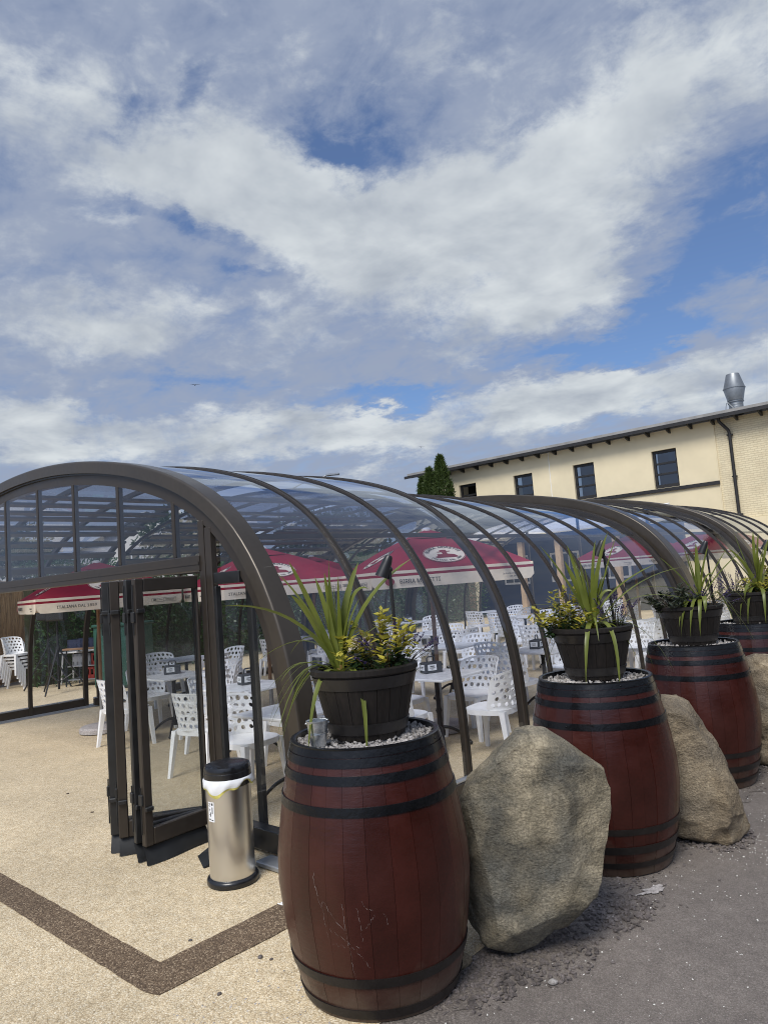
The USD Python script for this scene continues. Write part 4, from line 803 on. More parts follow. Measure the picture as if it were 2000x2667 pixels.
setting('paint_mark', MB().add([(-1.74, 3.82, .003), *[(-1.74 + .05 * q * math.cos(b) + .03 * q * math.sin(b), 3.82 + .12 * q * math.sin(b), .003) for q, b in zip(rr, a)]], [[0, i + 1, (i + 1) % 39 + 1] for i in range(39)]), 'granite')
obj('paper_scrap', MB().cbox((-3.33, 2.62, .006), (.045, .012, .004), .001, .4).cbox((-3.34, 2.60, .006), (.04, .008, .004), .001, .1), 'paper', label='tiny torn white paper scrap on the sand near the bin', cat='litter')

# ================================================================ chairs, tables
def chair_proto(label, loc, rz):
    t = thing('cafe_chair', label, 'chair', loc, rz, group='white perforated chairs at the tables')
    g = np.random.default_rng(77)
    # backrest: flat pattern wrapped round the sitter
    W, Hh = .66, .365
    base = sbox(-W / 2, 0, W / 2, Hh).buffer(-.045).buffer(.045, quad_segs=3)
    holes = []
    for row in range(5):
        for col in range(9):
            cx = -W / 2 + .05 + (col + .5 * (row % 2)) * .0665 + g.uniform(-.008, .008); cy = .052 + row * .066 + g.uniform(-.006, .006)
            rx, ry = g.uniform(.017, .026), g.uniform(.017, .026)
            if abs(cx) > W / 2 - .045: continue
            e = affinity.rotate(affinity.scale(Point(cx, cy).buffer(1, quad_segs=3), rx, ry), g.uniform(0, 180)); holes.append(e)
    for e in holes: base = base.difference(e)
    m = poly_mesh(base, .009).subdivide_to_size(.06); v = np.array(m.vertices)
    s, u, th = v[:, 0], v[:, 1] / Hh, v[:, 2]
    Rr = .245 + .02 * u; a = s / .245 * (1 - .06 * u)
    ox = (Rr + th) * np.sin(a); oy = -(Rr + th) * np.cos(a) * 1.0 - .055 * u ** 1.2 + .005
    # flatten the wrap a little and let the sides sweep down
    zb = .45 + v[:, 1] - .05 * (np.abs(s) / .33) ** 3 * u
    obj('backrest', (np.c_[ox, oy, zb], m.faces), 'white_plastic', t, 40)
    P = []
    for q in np.linspace(0, 1, 7):
        row = []
        for b in np.linspace(0, 2 * PI, 25):
            e = .245 * q; cx, cy = math.cos(b), math.sin(b); k = (abs(cx) ** 3.2 + abs(cy) ** 3.2) ** (-1 / 3.2)
            row.append((e * k * cx, e * k * cy * .98, .452 - .018 * (1 - q ** 2)))
        P.append(row)
    P.append([(x * .99, y * .99, .405) for x, y, z in P[-1]])
    obj('seat', MB().grid(P), 'white_plastic', t, 50)
    for sx in (-1, 1):
        for sy in (-1, 1):
            top, bot = np.array([sx * .205, sy * .195, .44]), np.array([sx * .245, sy * (.255 if sy < 0 else .225), 0.0]); lm = MB(); V = []
            for q in np.linspace(0, 1, 5):
                c = top + (bot - top) * (q ** 1.1); w = .026 - .010 * q
                V.append([c + [w * a, w * b * 1.1, 0] for a, b in ((-1, -1), (1, -1), (1, 1), (-1, 1), (-1, -1))])
            obj('leg', lm.grid(V).add(V[-1][:4], [[0, 3, 2, 1]]), 'white_plastic', t, 30)
    return t
def table_proto(label, loc, rz):
    t = thing('cafe_table', label, 'table', loc, rz, group='white topped cafe tables')
    obj('table_top', MB().cbox((0, 0, .728), (.70, .70, .026), .006), 'table_top', t)
    obj('column', MB().lathe([(0, .71), (.20, .71), (.20, .70), (.05, .69), (.026, .66), (.024, .40), (.036, .37), (.026, .34), (.03, .22), (.05, .17), (.05, .12), (0, .12)], 20), 'cast_iron', t, 40)
    for k in range(4):
        a = PI / 4 + k * PI / 2; c = arcpts((.03, 0, .20), (.16, 0, .20), (.30, 0, .035), 9); c = np.c_[c[:, 0] * math.cos(a), c[:, 0] * math.sin(a), c[:, 2]]
        obj('table_leg', MB().tube(c, np.linspace(.018, .013, 9), 7).tm(trimesh.creation.icosphere(1, .022).apply_translation((c[-1][0], c[-1][1], .022))), 'cast_iron', t, 40)
    return t
def caddy_proto(label, loc, rz):
    t = thing('condiment_caddy', label, 'caddy', loc, rz, group='grey condiment caddies on the tables')
    obj('caddy_box', MB().cbox((0, 0, .055), (.20, .13, .11), .006), 'caddy_grey', t)
    obj('caddy_handle', MB().tube([(-.045, 0, .11), (-.045, 0, .15), (-.03, 0, .165), (.03, 0, .165), (.045, 0, .15), (.045, 0, .11)], .008, 6), 'caddy_grey', t, 40)
    for s in (-1, 1):
        lb = obj('caddy_label', MB().box((-.02, s * .0665, .06), (.10, .003, .062)).box((s * .1015, 0, .06), (.003, .09, .06)), 'paper', t)
        obj('label_print', MB().box((-.02, s * .0690, .072), (.05, .002, .008)).box((-.02, s * .0690, .056), (.06, .002, .004)).box((-.02, s * .0690, .044), (.03, .002, .004)).box((s * .1040, 0, .066), (.002, .05, .006)).box((s * .1040, 0, .05), (.002, .04, .004)), 'ink', lb)
    return t
# x, y, rz, caddy, chairs on +x, +y, -x, -y
TAB = [(-8.35, 5.02, 0, 1, '1111', "inside the open doors"), (-4.72, 3.92, .05, 0, '0110', "behind the first barrel"), (-4.76, 5.88, 0, 1, '1111', "behind the first planter"),
       (-6.35, 4.72, .1, 1, '1011', "between hoop and door post"), (-10.25, 6.4, 0, 0, '1111', "nearest the hedge and doors"), (-4.72, 7.95, 0, 1, '1111', "left of the second planter"), (-4.72, 9.95, 0, 0, '1111', 'behind the second planter'),
       (-8.2, 10.1, .1, 0, '1101', 'in the middle of the tunnel'), (-6.5, 11.4, 0, 0, '1111', 'half way down the tunnel'), (-10.8, 9.3, 0, 0, '1111', "midway along the hedge"), (-10.75, 12.5, 0, 1, '1111', "hedge-side beyond the spotlight"),
       (-8.3, 13.4, 0, 0, '1111', 'deep inside the tunnel'), (-4.75, 12.1, 0, 1, '1111', "between second and third planters"), (-6.4, 8.3, .1, 0, '1110', "between first and second planters"), (-5.0, 14.4, 0, 0, '1111', "under the third planter"),
       (-10.4, 15.4, 0, 0, '1101', 'at the far hedge corner'), (-7.9, 16.0, 0, 0, '1111', "near the tunnel's far end")]
SIDE = ['barrel side', 'far side', 'hedge side', 'door side']
tp = cp = kp = None; FZ = .004
gch = np.random.default_rng(8)
for i, (x, y, rz, cad, who, where) in enumerate(TAB):
    lab = f'white square topped table {where}'
    if tp is None: tp = table_proto(lab, (x, y, .0), rz)
    else: dup(tp, lab, (x, y, .0), rz)
    for k in range(4):
        if who[k] == '0': continue
        a = rz + k * PI / 2; dd = .62 + gch.uniform(-.05, .1); o = gch.uniform(-.06, .06)
        px, py = x + dd * math.cos(a) - o * math.sin(a), y + dd * math.sin(a) + o * math.cos(a); crz = a + PI / 2 + gch.uniform(-.16, .16)
        cl = f'white perforated chair on the {SIDE[k]} of the table {where}'
        if cp is None: cp = chair_proto(cl, (px, py, 0), crz)
        else: dup(cp, cl, (px, py, 0), crz)
    if cad:
        kl = f'grey condiment caddy with white label on the table {where}'; kc = (x - .10, y + .05, .742)
        if kp is None: kp = caddy_proto(kl, kc, .95)
        else: dup(kp, kl, kc, .75 + .2 * i)
for i, (x, y, rz) in enumerate(((-6.15, 4.40, .3), (-4.62, 3.75, .2))):
    obj('menu_card', MB().cbox((x, y, .744), (.22, .16, .004), .001, rz), 'paper', label=('white menu card on the table behind the hoop', 'white menu card on the table behind the first barrel')[i], cat='menu')
# stack of chairs by the fence
for k in range(5):
    dup(cp, ['lowest', 'second lowest', 'middle', 'second highest', 'topmost'][k] + ' chair in the stack of white chairs by the wooden fence', (-16.75 + k * .012, 6.45 - k * .045, .075 * k), -1.2, group='stacked white chairs by the fence')

# ================================================================ parasols
def parasol_proto(label, loc, rz):
    t = thing('parasol', label, 'parasol', loc, rz, group='red and cream parasols')
    s, ze, zt, zv = .88, 1.82, 2.22, 2.29
    obj('pole', MB().tube([(0, 0, .32), (0, 0, 2.2)], .024, 10), 'pole_wood', t, 40)
    obj('sleeve', MB().tube([(0, 0, .06), (0, 0, .55)], .028, 10), 'steel_grey', t, 40)
    obj('base_stone', MB().lathe([(0, .10), (.10, .10), (.27, .085), (.295, .06), (.295, .012), (0, .012)], 32), 'granite', t, 40)
    obj('vent_cap', MB().add([(-.26, -.26, 2.175), (.26, -.26, 2.175), (.26, .26, 2.175), (-.26, .26, 2.175), (0, 0, zv)], [[0, 1, 4], [1, 2, 4], [2, 3, 4], [3, 0, 4]]), 'umbrella_red', t)
    obj('finial', MB().lathe([(.055, 2.262), (.055, 2.29), (.03, 2.305), (0, 2.305)], 14), 'white_paint', t, 40)
    def top(q, h, lift=.0):   # point on one panel: q -1..1 across, h 0..1 down; local frame facing -y
        w = .16 + (s - .16) * h; z = zt + (ze - zt) * h + .028 * math.sin(PI * h) * (q * q) - .02 * math.sin(PI * h) * (1 - q * q) ; return np.array([q * w, -w, z + lift])
    for k in range(4):
        a = k * PI / 2; R = Rotation.from_euler('z', a).as_matrix()
        def put(name, mb, m, parent=t, smooth=False): mb.v = [v @ R.T for v in mb.v]; return obj(name, mb, m, parent, smooth)
        pn = put('canopy_panel', MB().grid([[top(q, h) for h in np.linspace(0, 1, 9)] for q in np.linspace(-1, 1, 13)]), 'umbrella_red', t, True)
        def flap(z0, z1, rnd=0, off=.0): return MB().grid([[(q * (s + .004), -(s + .006 + off) - .010 * math.sin(q * 9 + k) * (ze - z) * 6, z) for z in np.linspace(z0 + (rnd * max(0, abs(q) - .93) ** 2 * 9 if rnd else 0), z1, 4)] for q in np.linspace(-1, 1, 41)])
        put('stripe', flap(ze - .028, ze + .002), 'umbrella_cream', t, True)
        put('stripe', flap(ze - .056, ze - .028), 'umbrella_red', t, True)
        vl = put('valance', flap(ze - .175, ze - .056, 1.0), 'umbrella_cream', t, True)
        def word(txt, x, z, hgt, m='ink', bold=True):
            w = meshkit.text_mesh(txt, hgt, .0012, bold); v = np.array(w.vertices); f = w.faces
            mb = MB().add(np.c_[v[:, 0] + x, -(s + .030) - v[:, 2], v[:, 1] + z], f); put('lettering', mb, m, vl)
        if k % 2 == 0:
            word('BIRRA MORETTI', -.60, ze - .128, .040)
            put('small_emblem', MB().add([(-.70, -(s + .0315), ze - .105), *[(-.70 + .05 * math.cos(b), -(s + .0315), ze - .105 + .038 * math.sin(b)) for b in np.linspace(0, 2 * PI, 25)[:-1]]], [[0, 1 + i, 1 + (i + 1) % 24] for i in range(24)]), 'emblem_red', vl)
            word('La ricetta originale', .52, ze - .115, .016); word('dal 1859', .60, ze - .145, .016)
        else:
            word('ITALIANA DAL 1859', -.66, ze - .128, .034)
            fr = MB()
            for x0, x1, z0, z1 in ((.48, .80, -.098, -.094), (.48, .80, -.140, -.136), (.48, .484, -.14, -.094), (.56, .564, -.14, -.094), (.63, .634, -.14, -.094), (.796, .80, -.14, -.094), (.50, .54, -.125, -.105), (.575, .62, -.119, -.113), (.65, .78, -.112, -.106), (.66, .77, -.124, -.119)):
                fr.box(((x0 + x1) / 2, -(s + .0315), ze + (z0 + z1) / 2), (x1 - x0, .002, z1 - z0))
            put('small_print', fr, 'ink', vl)
        # round emblem on the slope
        cq, chh = 0.0, .60; c = top(cq, chh); ex = np.array([1.0, 0, 0]); ey = top(0, .3) - top(0, .9); ey /= np.linalg.norm(ey); en = np.cross(ex, ey)
        def P(u, v, l=.004): return c + ex * u + ey * v + en * (l + .012)
        def disc(u0, v0, ru, rv, l, n=36): return MB().add([P(u0, v0, l), *[P(u0 + ru * math.cos(b), v0 + rv * math.sin(b), l) for b in np.linspace(0, 2 * PI, n + 1)[:-1]]], [[0, 1 + i, 1 + (i + 1) % n] for i in range(n)])
        em = put('emblem', disc(0, 0, .235, .20, .0), 'umbrella_cream', pn)
        fg = MB(); hat = [(-.075, .055), (.085, .065), (.075, .045), (-.065, .038)]
        for poly in (hat, [(-.038, .05), (.045, .058), (.04, .092), (0, .098), (-.035, .088)], [(-.022, .04), (.035, .045), (.038, .005), (.01, -.015), (-.02, .0)], [(-.02, .0), (.04, -.005), (.11, -.03), (.135, -.075), (.12, -.095), (-.10, -.095), (-.125, -.07), (-.07, -.045)], [(-.085, -.045), (-.035, -.045), (-.035, -.005), (-.085, -.005)]):
            fg.add([P(u, v, .002) for u, v in poly], [[0, i, i + 1] for i in range(1, len(poly) - 1)])
        fg.add([P(.232 * math.cos(b) * k2, .197 * math.sin(b) * k2, .001) for b in np.linspace(0, 2 * PI, 49) for k2 in (.96, 1.0)], [[2 * i, 2 * i + 1, 2 * i + 3, 2 * i + 2] for i in range(48)])
        put('emblem_figure', fg, 'emblem_red', em)
        for txt, r0, hgt, sgn, span in (('BIRRA MORETTI', .150, .042, 1, 2.5), ('ITALIANA DAL 1859', .178, .026, -1, 2.0)):
            lm = MB(); n = len(txt)
            for i, chx in enumerate(txt):
                if chx == ' ': continue
                b = PI / 2 + span * (.5 - i / (n - 1)) if sgn > 0 else -PI / 2 - span * (.5 - i / (n - 1))
                w = meshkit.text_mesh(chx, hgt, .0008, True); v = np.array(w.vertices); v[:, 0] -= (v[:, 0].min() + v[:, 0].max()) / 2
                rot = b - PI / 2 if sgn > 0 else b + PI / 2
                u = r0 * 1.12 * math.cos(b) + v[:, 0] * math.cos(rot) - v[:, 1] * math.sin(rot); vv = r0 * .95 * math.sin(b) + v[:, 0] * math.sin(rot) + v[:, 1] * math.cos(rot)
                lm.add(np.array([P(uu, ww, .002 + l) for uu, ww, l in zip(u, vv, v[:, 2])]), w.faces)
            put('emblem_lettering', lm, 'ink', em)
        rb = MB().tube([np.array([.03, -.03, 2.16]), np.array([s * .98, -s * .98, ze + .0])], .009, 6); put('canopy_rib', rb, 'pole_wood', t)
    return t
PS = [(-9.62, 4.68, -.25, 1, 'nearest parasol, seen through the open doorway over the granite base'), (-7.7, 6.05, -.41, 1.04, 'parasol with a full round emblem just right of the bronze hoop'), (-10.25, 9.2, -.5, 1.0, 'parasol partly hidden behind the tall upright cordyline leaves'),
      (-5.25, 6.52, .97, 1.0, 'large looking parasol right of the first spotlight with lettered valance'), (-6.3, 14.6, -.3, 1.0, 'parasol seen above the second planter'), (-5.0, 15.6, -.4, 1.0, 'parasol seen under the fourth section hoop')]
pp = None
for x, y, rz, sc, lab in PS:
    lab = 'red and cream ' + lab
    if pp is None: pp = parasol_proto(lab, (x, y, 0), rz)
    else: UsdGeom.Xformable(dup(pp, lab, (x, y, 0), rz)).AddScaleOp().Set(Gf.Vec3f(sc, sc, 1.0))

# ================================================================ along the hedge: fence, cabinet, speakers, trestle
F0, F1 = np.array([-15.2, 2.6]), np.array([-18.4, 7.13]); dd = (F1 - F0) / np.linalg.norm(F1 - F0); rz = math.atan2(dd[1], dd[0])
t = thing('board_fence', 'stained brown board fence behind the stacked chairs', 'fence')
nb = 37; g = np.random.default_rng(31); L = np.linalg.norm(F1 - F0)
for i in range(nb):
    c = F0 + dd * L * (i + .5) / nb
    obj('plank', MB().cbox((c[0], c[1], 1.22), (L / nb - .008, .022 + g.uniform(0, .006), 2.30 + g.uniform(-.01, .01)), .003, rz), 'fence_wood', t)
nrm = np.array([-dd[1], dd[0]])
if nrm @ F0 > 0: nrm = -nrm
for z in (.25, 1.95): obj('fence_rail', MB().cbox((*((F0 + F1) / 2 - nrm * .03), z), (L, .045, .11), .005, rz), 'fence_wood', t)
obj('gravel_board', MB().cbox((*((F0 + F1) / 2 - nrm * .02), .08), (L, .04, .16), .005, rz), 'fence_wood', t)
obj('gate_latch', MB().cbox((*(F0 + dd * 4.25 - nrm * .03), 1.18), (.35, .03, .05), .006, rz).cbox((*(F0 + dd * 4.2 - nrm * .03), 1.05), (.05, .03, .2), .006, rz), 'black_wood', t)

def leaf_cloud(n, g, sampler, L, w, droop=.0):
    """n small leaves as two triangles each, at sampler's points and outward directions."""
    P, D = sampler(n, g); D = D + g.normal(0, .55, (n, 3)); D[:, 2] -= droop; D /= np.linalg.norm(D, axis=1, keepdims=True)
    N = g.normal(0, 1, (n, 3)); S = np.cross(D, N); S /= np.linalg.norm(S, axis=1, keepdims=True)
    l = (L * g.uniform(.6, 1.35, n))[:, None]; wd = (w * g.uniform(.6, 1.3, n))[:, None]
    V = np.stack([P, P + D * l * .45 + S * wd * .5, P + D * l, P + D * l * .45 - S * wd * .5], 1).reshape(-1, 3)
    i = np.arange(n) * 4; return MB().add(V, np.vstack([np.c_[i, i + 1, i + 2], np.c_[i, i + 2, i + 3]]))
g = np.random.default_rng(51)
HX = -16.5
def hs(n, g):
    y = g.uniform(6.3, 23.0, n); z = g.uniform(.0, 1.0, n) ** .8 * 2.5; bump = .45 * meshkit.fbm(np.c_[y * 1.4, z * 1.6, y * 0], 3, 4)
    x = HX + .3 - (1.0 * (y < 9) * 0) + bump + g.normal(0, .10, n); topz = 2.35 + .35 * meshkit.fbm(np.c_[y * .9, y * 0, y * 0], 3, 5)
    z = np.minimum(z, topz + g.normal(0, .05, n)); k = g.random(n) < .22
    x[k] = HX + g.uniform(-.6, .6, k.sum()); z[k] = topz[k] + g.normal(0, .07, k.sum())
    return np.c_[x, y, z], np.c_[np.full(n, .8), g.normal(0, .3, n), np.where(k, .8, .1)]
t = thing('hedge', 'tall dark green hedge along the far side of the glass tunnel', 'hedge')
obj('hedge_core', MB().box((HX - .1, 14.7, 1.1), (.5, 16.4, 2.2)), 'dark_leaf', t)
obj('foliage', leaf_cloud(26000, g, hs, .11, .036, .35), 'hedge_leaf', t, kind='stuff')
def tree(name, label, x, y, h, rad, seed, m='tree_leaf', n=5000, trunk=.35, group='trees beyond the hedge'):
    g = np.random.default_rng(seed); t = thing(name, label, 'tree', (x, y, 0), 0, group=group)
    tm = MB().tube([(0, 0, -.2), (.1, 0, h * .3), (.0, .1, h * .7)], [.22, .17, .06], 9); cl = []
    for i in range(11):
        a = g.uniform(0, 2 * PI); z = h * g.uniform(trunk, .95); r = rad * g.uniform(.3, .8) * (1.15 - abs(z / h - .62)); c = np.array([r * math.cos(a), r * math.sin(a), z]); cl.append((c, rad * g.uniform(.28, .5)))
        tm.tube([(0, .03, h * min(.65, z / h * .7)), c * [.5, .5, .95], c], [.07, .05, .02], 6)
    obj('trunk', tm, 'trunk', t, True)
    def sm(n, g):
        k = g.integers(0, len(cl), n); d = g.normal(0, 1, (n, 3)); d /= np.linalg.norm(d, axis=1, keepdims=True)
        return np.array([cl[q][0] for q in k]) + d * (np.array([cl[q][1] for q in k]) * g.uniform(.55, 1.05, n))[:, None], d
    obj('crown', leaf_cloud(n, g, sm, .22, .12, .2), m, t, kind='stuff')
tree('broadleaf_tree', 'round green tree behind the hedge left of the glass doors', -27, 17.5, 5.2, 2.4, 1)
tree('broadleaf_tree', 'tall loose tree rising behind the pale houses', -37, 14.0, 5.6, 2.2, 2)
tree('broadleaf_tree', 'low spreading tree behind the middle of the hedge', -21, 19.5, 4.2, 2.3, 3)
tree('broadleaf_tree', 'dark tree beyond the hedge near the cream building', -23.5, 24, 4.6, 2.2, 4)
tree('broadleaf_tree', 'small tree at the left behind the board fence', -33, 8.5, 5.0, 2.3, 5)
def house(label, x, y, rz, w, dp, hw, hr, roofm, seed):
    t = thing('far_house', label, 'house', (x, y, 0), rz, group='houses beyond the fence')
    obj('house_walls', MB().box((0, 0, hw / 2), (w, dp, hw)).add([(-w / 2, -dp / 2, hw), (w / 2, -dp / 2, hw), (0, -dp / 2, hw + hr * .98), (-w / 2, dp / 2, hw), (w / 2, dp / 2, hw), (0, dp / 2, hw + hr * .98)], [[0, 1, 2], [3, 5, 4]]), 'house_wall', t)
    rf = obj('roof', MB().add([(-w / 2 - .3, -dp / 2 - .3, hw - .12), (0, -dp / 2 - .3, hw + hr), (0, dp / 2 + .3, hw + hr), (-w / 2 - .3, dp / 2 + .3, hw - .12), (w / 2 + .3, -dp / 2 - .3, hw - .12), (w / 2 + .3, dp / 2 + .3, hw - .12),
        (-w / 2 - .3, -dp / 2 - .3, hw - .27), (0, -dp / 2 - .3, hw + hr - .15), (0, dp / 2 + .3, hw + hr - .15), (-w / 2 - .3, dp / 2 + .3, hw - .27), (w / 2 + .3, -dp / 2 - .3, hw - .27), (w / 2 + .3, dp / 2 + .3, hw - .27)],
        [[0, 1, 2, 3], [1, 4, 5, 2], [6, 9, 8, 7], [7, 8, 11, 10], [0, 6, 7, 1], [1, 7, 10, 4], [3, 2, 8, 9], [2, 5, 11, 8], [0, 3, 9, 6], [4, 10, 11, 5]]), roofm, t)
    obj('chimney_stack', MB().box((w * .2, dp * .2, hw + hr + .1), (.6, .5, 1.3)).lathe([(.12, 0), (.12, .3)], 10, (w * .2, dp * .2, hw + hr + .75)), 'house_wall', rf)
    for sx in (-.33, -.12, .12, .33):
        for z in ([1.4] if hw < 3.2 else [1.4, 4.0]):
            wd = obj('house_window', MB().box((sx * w, -dp / 2 - .02, z), (1.15, .08, 1.35)), 'white_paint', t)
            obj('window_pane', MB().box((sx * w - .27, -dp / 2 - .065, z), (.45, .02, 1.15)).box((sx * w + .27, -dp / 2 - .065, z), (.45, .02, 1.15)), 'dark_room', wd)
house('white single storey house with brown roof seen through the gable panes', -46, 17.5, 1.15, 11, 8, 3.0, 2.6, 'roof_tile', 1)
house('pale two storey house seen through the middle gable pane', -47, 27, 1.0, 9, 8, 5.0, 2.4, 'slate', 2)
house('low grey roofed house at the far left behind the fence', -50, 8, 1.3, 10, 8, 2.8, 2.4, 'slate', 3)
def ts(n, g):
    y = g.uniform(-30, 45, n); z = g.uniform(0, 1, n); top = 3.5 + 3.5 * meshkit.fbm(np.c_[y * .25, y * 0, y * 0], 3, 9)
    return np.c_[15 + 3 * meshkit.fbm(np.c_[y * .4, z * 3, y * 0], 3, 3) + g.normal(0, .3, n), y, z * top], np.c_[np.full(n, -.8), g.normal(0, .3, n), np.full(n, .3)]
obj('roadside_trees', leaf_cloud(9000, np.random.default_rng(77), ts, .8, .5, .2).box((18, 7, 1.6), (1.0, 75, 3.2)), 'tree_leaf', label='belt of trees across the road reflected in the glass', cat='trees', kind='stuff')
setting('far_bank', MB().grid([[(-150, -10, -.5), (-150, 150, -.5)], [(-110, -10, 5.5), (-100, 150, 5.5)], [(-62, -8, 1.6), (-58, 110, 1.6)], [(-52, -8, -.3), (-48, 100, -.3)]]), 'dark_leaf')

t = thing('green_cabinet', 'dark green steel cabinet in front of the hedge', 'cabinet', (-13.95, 7.3, 0), .55)
obj('cabinet_body', MB().cbox((0, 0, .62), (.95, .62, 1.20), .01), 'cabinet_green', t)
obj('cabinet_roof', MB().cbox((0, 0, 1.245), (1.0, .68, .05), .01), 'cabinet_green', t)
for s in (-1, 1): obj('cabinet_door', MB().cbox((s * .235, -.322, .60), (.455, .02, 1.10), .005), 'cabinet_green', t)
obj('cabinet_plinth', MB().box((0, 0, .012), (.9, .58, .025)), 'black_wood', t)
obj('cabinet_lock', MB().cbox((.02, -.336, .62), (.03, .02, .09), .004), 'steel_grey', t)
for k, (x, y, lab) in enumerate(((-15.75, 6.55, 'black loudspeaker on the tripod by the fence and stacked chairs'), (-14.6, 6.25, 'black loudspeaker on the tripod left of the green cabinet'))):
    s = thing('speaker_stand', ('black tripod stand by the fence and stacked chairs', 'black tripod stand left of the green cabinet')[k], 'stand', (x, y, 0), k * .7, group='tripod stands by the hedge')
    obj('stand_pole', MB().tube([(0, 0, .08), (0, 0, 1.42)], .022, 10), 'lamp_black', s, 40)
    for q in range(3):
        a = .5 + q * 2 * PI / 3
        lg = obj('stand_leg', MB().tube([(.02 * math.cos(a), .02 * math.sin(a), .86), (.52 * math.cos(a), .52 * math.sin(a), .02)], .016, 8), 'lamp_black', s, 40)
        obj('stand_brace', MB().tube([(.02 * math.cos(a), .02 * math.sin(a), .22), (.30 * math.cos(a), .30 * math.sin(a), .39)], .009, 6), 'lamp_black', s)
    obj('stand_collar', MB().lathe([(.03, .82), (.04, .83), (.04, .90), (.03, .91)], 12).lathe([(.028, .2), (.036, .205), (.036, .25), (.028, .26)], 12), 'lamp_black', s)
    b = thing('loudspeaker', lab, 'loudspeaker', (x, y, 1.42), .7 + k * .2, group='loudspeakers on tripods')
    obj('speaker_cabinet', MB().cbox((0, 0, .27), (.36, .32, .54), .03), 'lamp_black', b, 30)
    obj('speaker_grille', MB().cbox((0, -.162, .27), (.32, .012, .49), .004), 'rubber', b)
t = thing('trestle_table', 'folding brown table stacked with trays and crates before the hedge', 'table', (-14.95, 7.35, 0), .62)
obj('table_top', MB().cbox((0, 0, .78), (1.5, .6, .04), .005), 'pole_wood', t)
obj('shelf', MB().cbox((0, 0, .42), (1.4, .5, .02), .004), 'steel_grey', t); obj('shelf', MB().cbox((0, 0, .14), (1.4, .5, .02), .004), 'steel_grey', t)
for sx in (-1, 1):
    for sy in (-1, 1): obj('leg', MB().tube([(sx * .68, sy * .24, .77), (sx * .70, sy * .26, .01)], .015, 7), 'lamp_black', t, 40)
def onT(u, v, z): a = .62; return (-14.95 + u * math.cos(a) - v * math.sin(a), 7.35 + u * math.sin(a) + v * math.cos(a), z)
def crate(name, label, loc, rz, size, m, cat, group, slots=True):
    t = thing(name, label, cat, loc, rz, group=group); L, W, Hh = size
    obj('crate_floor', MB().box((0, 0, .01), (L, W, .02)), m, t)
    for s in (-1, 1):
        for a, b, c, dd in (((0, s * (W / 2 - .008)), (L, .016), 1, 0), ((s * (L / 2 - .008), 0), (.016, W - .034), 0, 1)):
            mb = MB().box((*a, .05), (*b, .06)).box((*a, Hh - .025), (*b, .05))
            n = 4
            for i in range(n + 1):
                u = -1 + 2 * i / n; off = (u * (L / 2 - .02) if c else 0, u * (W / 2 - .03) if dd else 0)
                mb.box((a[0] + off[0], a[1] + off[1], Hh / 2), ((.03 if c else .016), (.03 if dd else .016), Hh - .02))
            if not slots: mb.box((*a, Hh / 2), (b[0] * .99, b[1] * .99, Hh * .9))
            obj('crate_side', mb, m, t)
for i, (u, v, z, kind) in enumerate(((-.1, -.02, .152, 'r'), (.35, -.02, .152, 'r'), (.05, -.02, .432, 'r'), (-.38, .0, .432, 'g'))):
    crate('bottle_crate' if kind == 'r' else 'storage_box', ['red bottle crate on the bottom shelf, left one', 'red bottle crate on the bottom shelf, right one', 'red bottle crate on the upper shelf', 'grey storage box on the upper shelf'][i], onT(u, v, z), .62, (.40, .40, .24), 'crate_red' if kind == 'r' else 'crate_grey', 'crate' if kind == 'r' else 'box', 'crates under the trestle table', kind == 'r')
for i, u in enumerate((-.48, -.02, .45)):
    crate('serving_tray', ['left navy tray on the trestle table', 'middle navy tray on the trestle table', 'right navy tray on the trestle table'][i], onT(u, .02, .802), .62, (.42, .42, .17), 'tray_navy', 'tray', 'navy trays on the trestle table', False)
g = np.random.default_rng(6); P = np.array([[(u, v, 0) for v in np.linspace(-.16, .16, 9)] for u in np.linspace(-.28, .28, 13)]); P[..., 2] = .02 + .10 * meshkit.fbm(np.c_[P[..., 0].ravel() * 6, P[..., 1].ravel() * 6, np.zeros(P[..., 0].size)], 3, 8).reshape(13, 9)
c = np.array(onT(.35, -.05, .97)); obj('white_cloth', MB().grid(P + c), 'cloth_white', smooth=True, label='crumpled white cloth on the navy trays', cat='cloth')
t = thing('side_table', 'small white side table behind the tripod by the fence', 'table', (-15.9, 7.25, 0), .6)
obj('table_top', MB().cbox((0, 0, .68), (.6, .5, .03), .006), 'white_plastic', t)
for sx in (-1, 1):
    for sy in (-1, 1): obj('leg', MB().tube([(sx * .24, sy * .2, .67), (sx * .28, sy * .23, .01)], .016, 7), 'white_plastic', t)

# timber porch at the foot of the building, seen through the glass
t = thing('timber_porch', 'navy boarded porch with timber posts at the foot of the cream building', 'porch', (0, 0, 0))
obj('porch_wall', MB().box((-13.0, 24.6, 1.5), (8.4, .2, 3.0)), 'navy', t)
for x in (-16.2, -13.9, -12.4, -10.3): obj('porch_post', MB().cbox((x, 22.6, 1.35), (.2, .2, 2.7), .01), 'post_timber', t)
obj('porch_beam', MB().cbox((-13.0, 22.6, 2.78), (8.0, .16, .2), .01), 'navy', t)
obj('porch_roof', MB().add([(-17.4, 22.2, 2.92), (-9.2, 22.2, 2.92), (-9.2, 24.7, 3.5), (-17.4, 24.7, 3.5), (-17.4, 22.2, 3.02), (-9.2, 22.2, 3.02), (-9.2, 24.7, 3.6), (-17.4, 24.7, 3.6)], [[0, 3, 2, 1], [4, 5, 6, 7], [0, 1, 5, 4], [1, 2, 6, 5], [2, 3, 7, 6], [3, 0, 4, 7]]), 'white_paint', t)
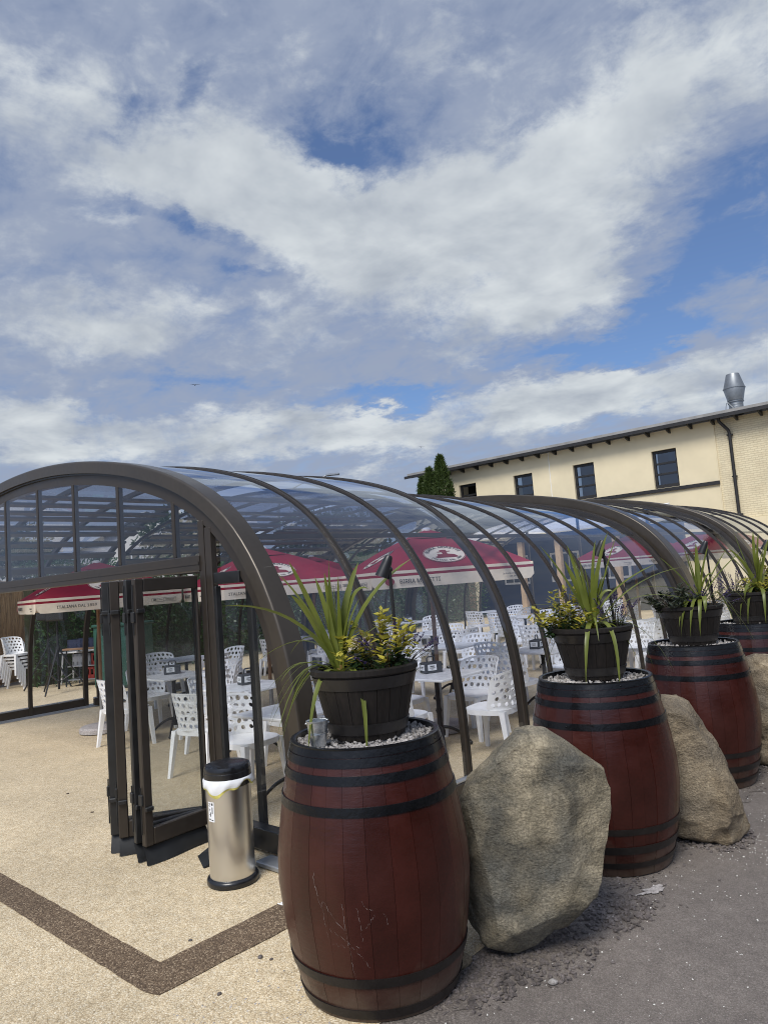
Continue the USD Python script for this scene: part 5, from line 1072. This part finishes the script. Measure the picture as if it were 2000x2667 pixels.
for x in (-15.3, -13.2, -11.3):
    w = obj('porch_window', MB().box((x, 24.47, 1.7), (1.2, .06, 1.1)), 'white_paint', t)
    for i in range(3): obj('window_pane', MB().box((x - .36 + .36 * i, 24.43, 1.7), (.30, .03, .95)), 'dark_room', w)
obj('lower_wall', MB().box((-10.6, 26.95, 1.45), (22.6, .2, 2.9)), 'render_cream', t)

# ================================================================ conifers, lamp, birds
for k, (x, y, h, r, lab) in enumerate(((-20.35, 25.3, 6.1, .36, 'left and shortest of the three columnar conifers'), (-19.85, 25.2, 6.45, .40, 'middle columnar conifer by the building corner'), (-19.35, 25.4, 6.95, .44, 'right and tallest columnar conifer against the cream wall'))):
    g = np.random.default_rng(90 + k); t = thing('columnar_conifer', lab, 'conifer', (x, y, 0), 0, group='columnar conifers by the building')
    obj('trunk', MB().tube([(0, 0, -.1), (0, 0, h * .9)], [.1, .02], 8), 'trunk', t, True)
    def sm(n, g, h=h, r=r):
        z = g.uniform(.02, 1, n); a = g.uniform(0, 2 * PI, n); lump = .75 + .5 * meshkit.fbm(np.c_[np.cos(a) * 2, np.sin(a) * 2, z * 14], 3, 7)
        R = r * np.minimum(1, 3.2 * (1 - z) ** .8 + .03) * lump * g.uniform(.55, 1.0, n) ** .5
        return np.c_[R * np.cos(a), R * np.sin(a), z * h], np.c_[np.cos(a) * .5, np.sin(a) * .5, np.full(n, 1.1)]
    obj('crown', leaf_cloud(12000, g, sm, .20, .06), 'conifer_leaf', t, kind='stuff')
t = thing('street_lamp', 'distant street lamp whose head shows above the glass tunnel', 'street lamp', (-23.6, 19.5, 0))
obj('lamp_post', MB().tube([(0, 0, 0), (0, 0, 5.0), (.15, .08, 5.6), (.9, .55, 6.0), (1.9, 1.1, 6.22)], [.09, .06, .05, .04, .035], 8), 'steel_grey', t, True)
obj('lamp_head', MB().cbox((2.15, 1.26, 6.25), (.55, .18, .09), .03, .55), 'steel_grey', t)
for k, (az, el, dist) in enumerate(((-56.3, 15.9, 90.0), (-38.7, 10.2, 90.0))):
    a, e = math.radians(az), math.radians(el); c = (dist * math.sin(a) * math.cos(e), dist * math.cos(a) * math.cos(e), 1.75 + dist * math.sin(e))
    t = thing('gull', ('grey gull gliding over the left of the glass tunnel', 'small gull flying near the conifers')[k], 'bird', c, a * -1 + .2, group='gulls in the sky')
    s = (.42, .3)[k]; mb = MB().lathe([(0, -.8), (.10, -.5), (.16, 0), (.10, .5), (.0, .75)], 8)
    mb.v = [v[:, [0, 2, 1]] for v in mb.v]
    for sg in (-1, 1): mb.add([(0, -.25, .05), (0, .25, .05), (sg * .8, .25, .25), (sg * .8, -.1, .25), (sg * 1.6, -.1, .02)], [[0, 1, 2], [0, 2, 3], [3, 2, 4]])
    mb.v = [v * s for v in mb.v]; obj('body', mb, 'bird_grey', t)
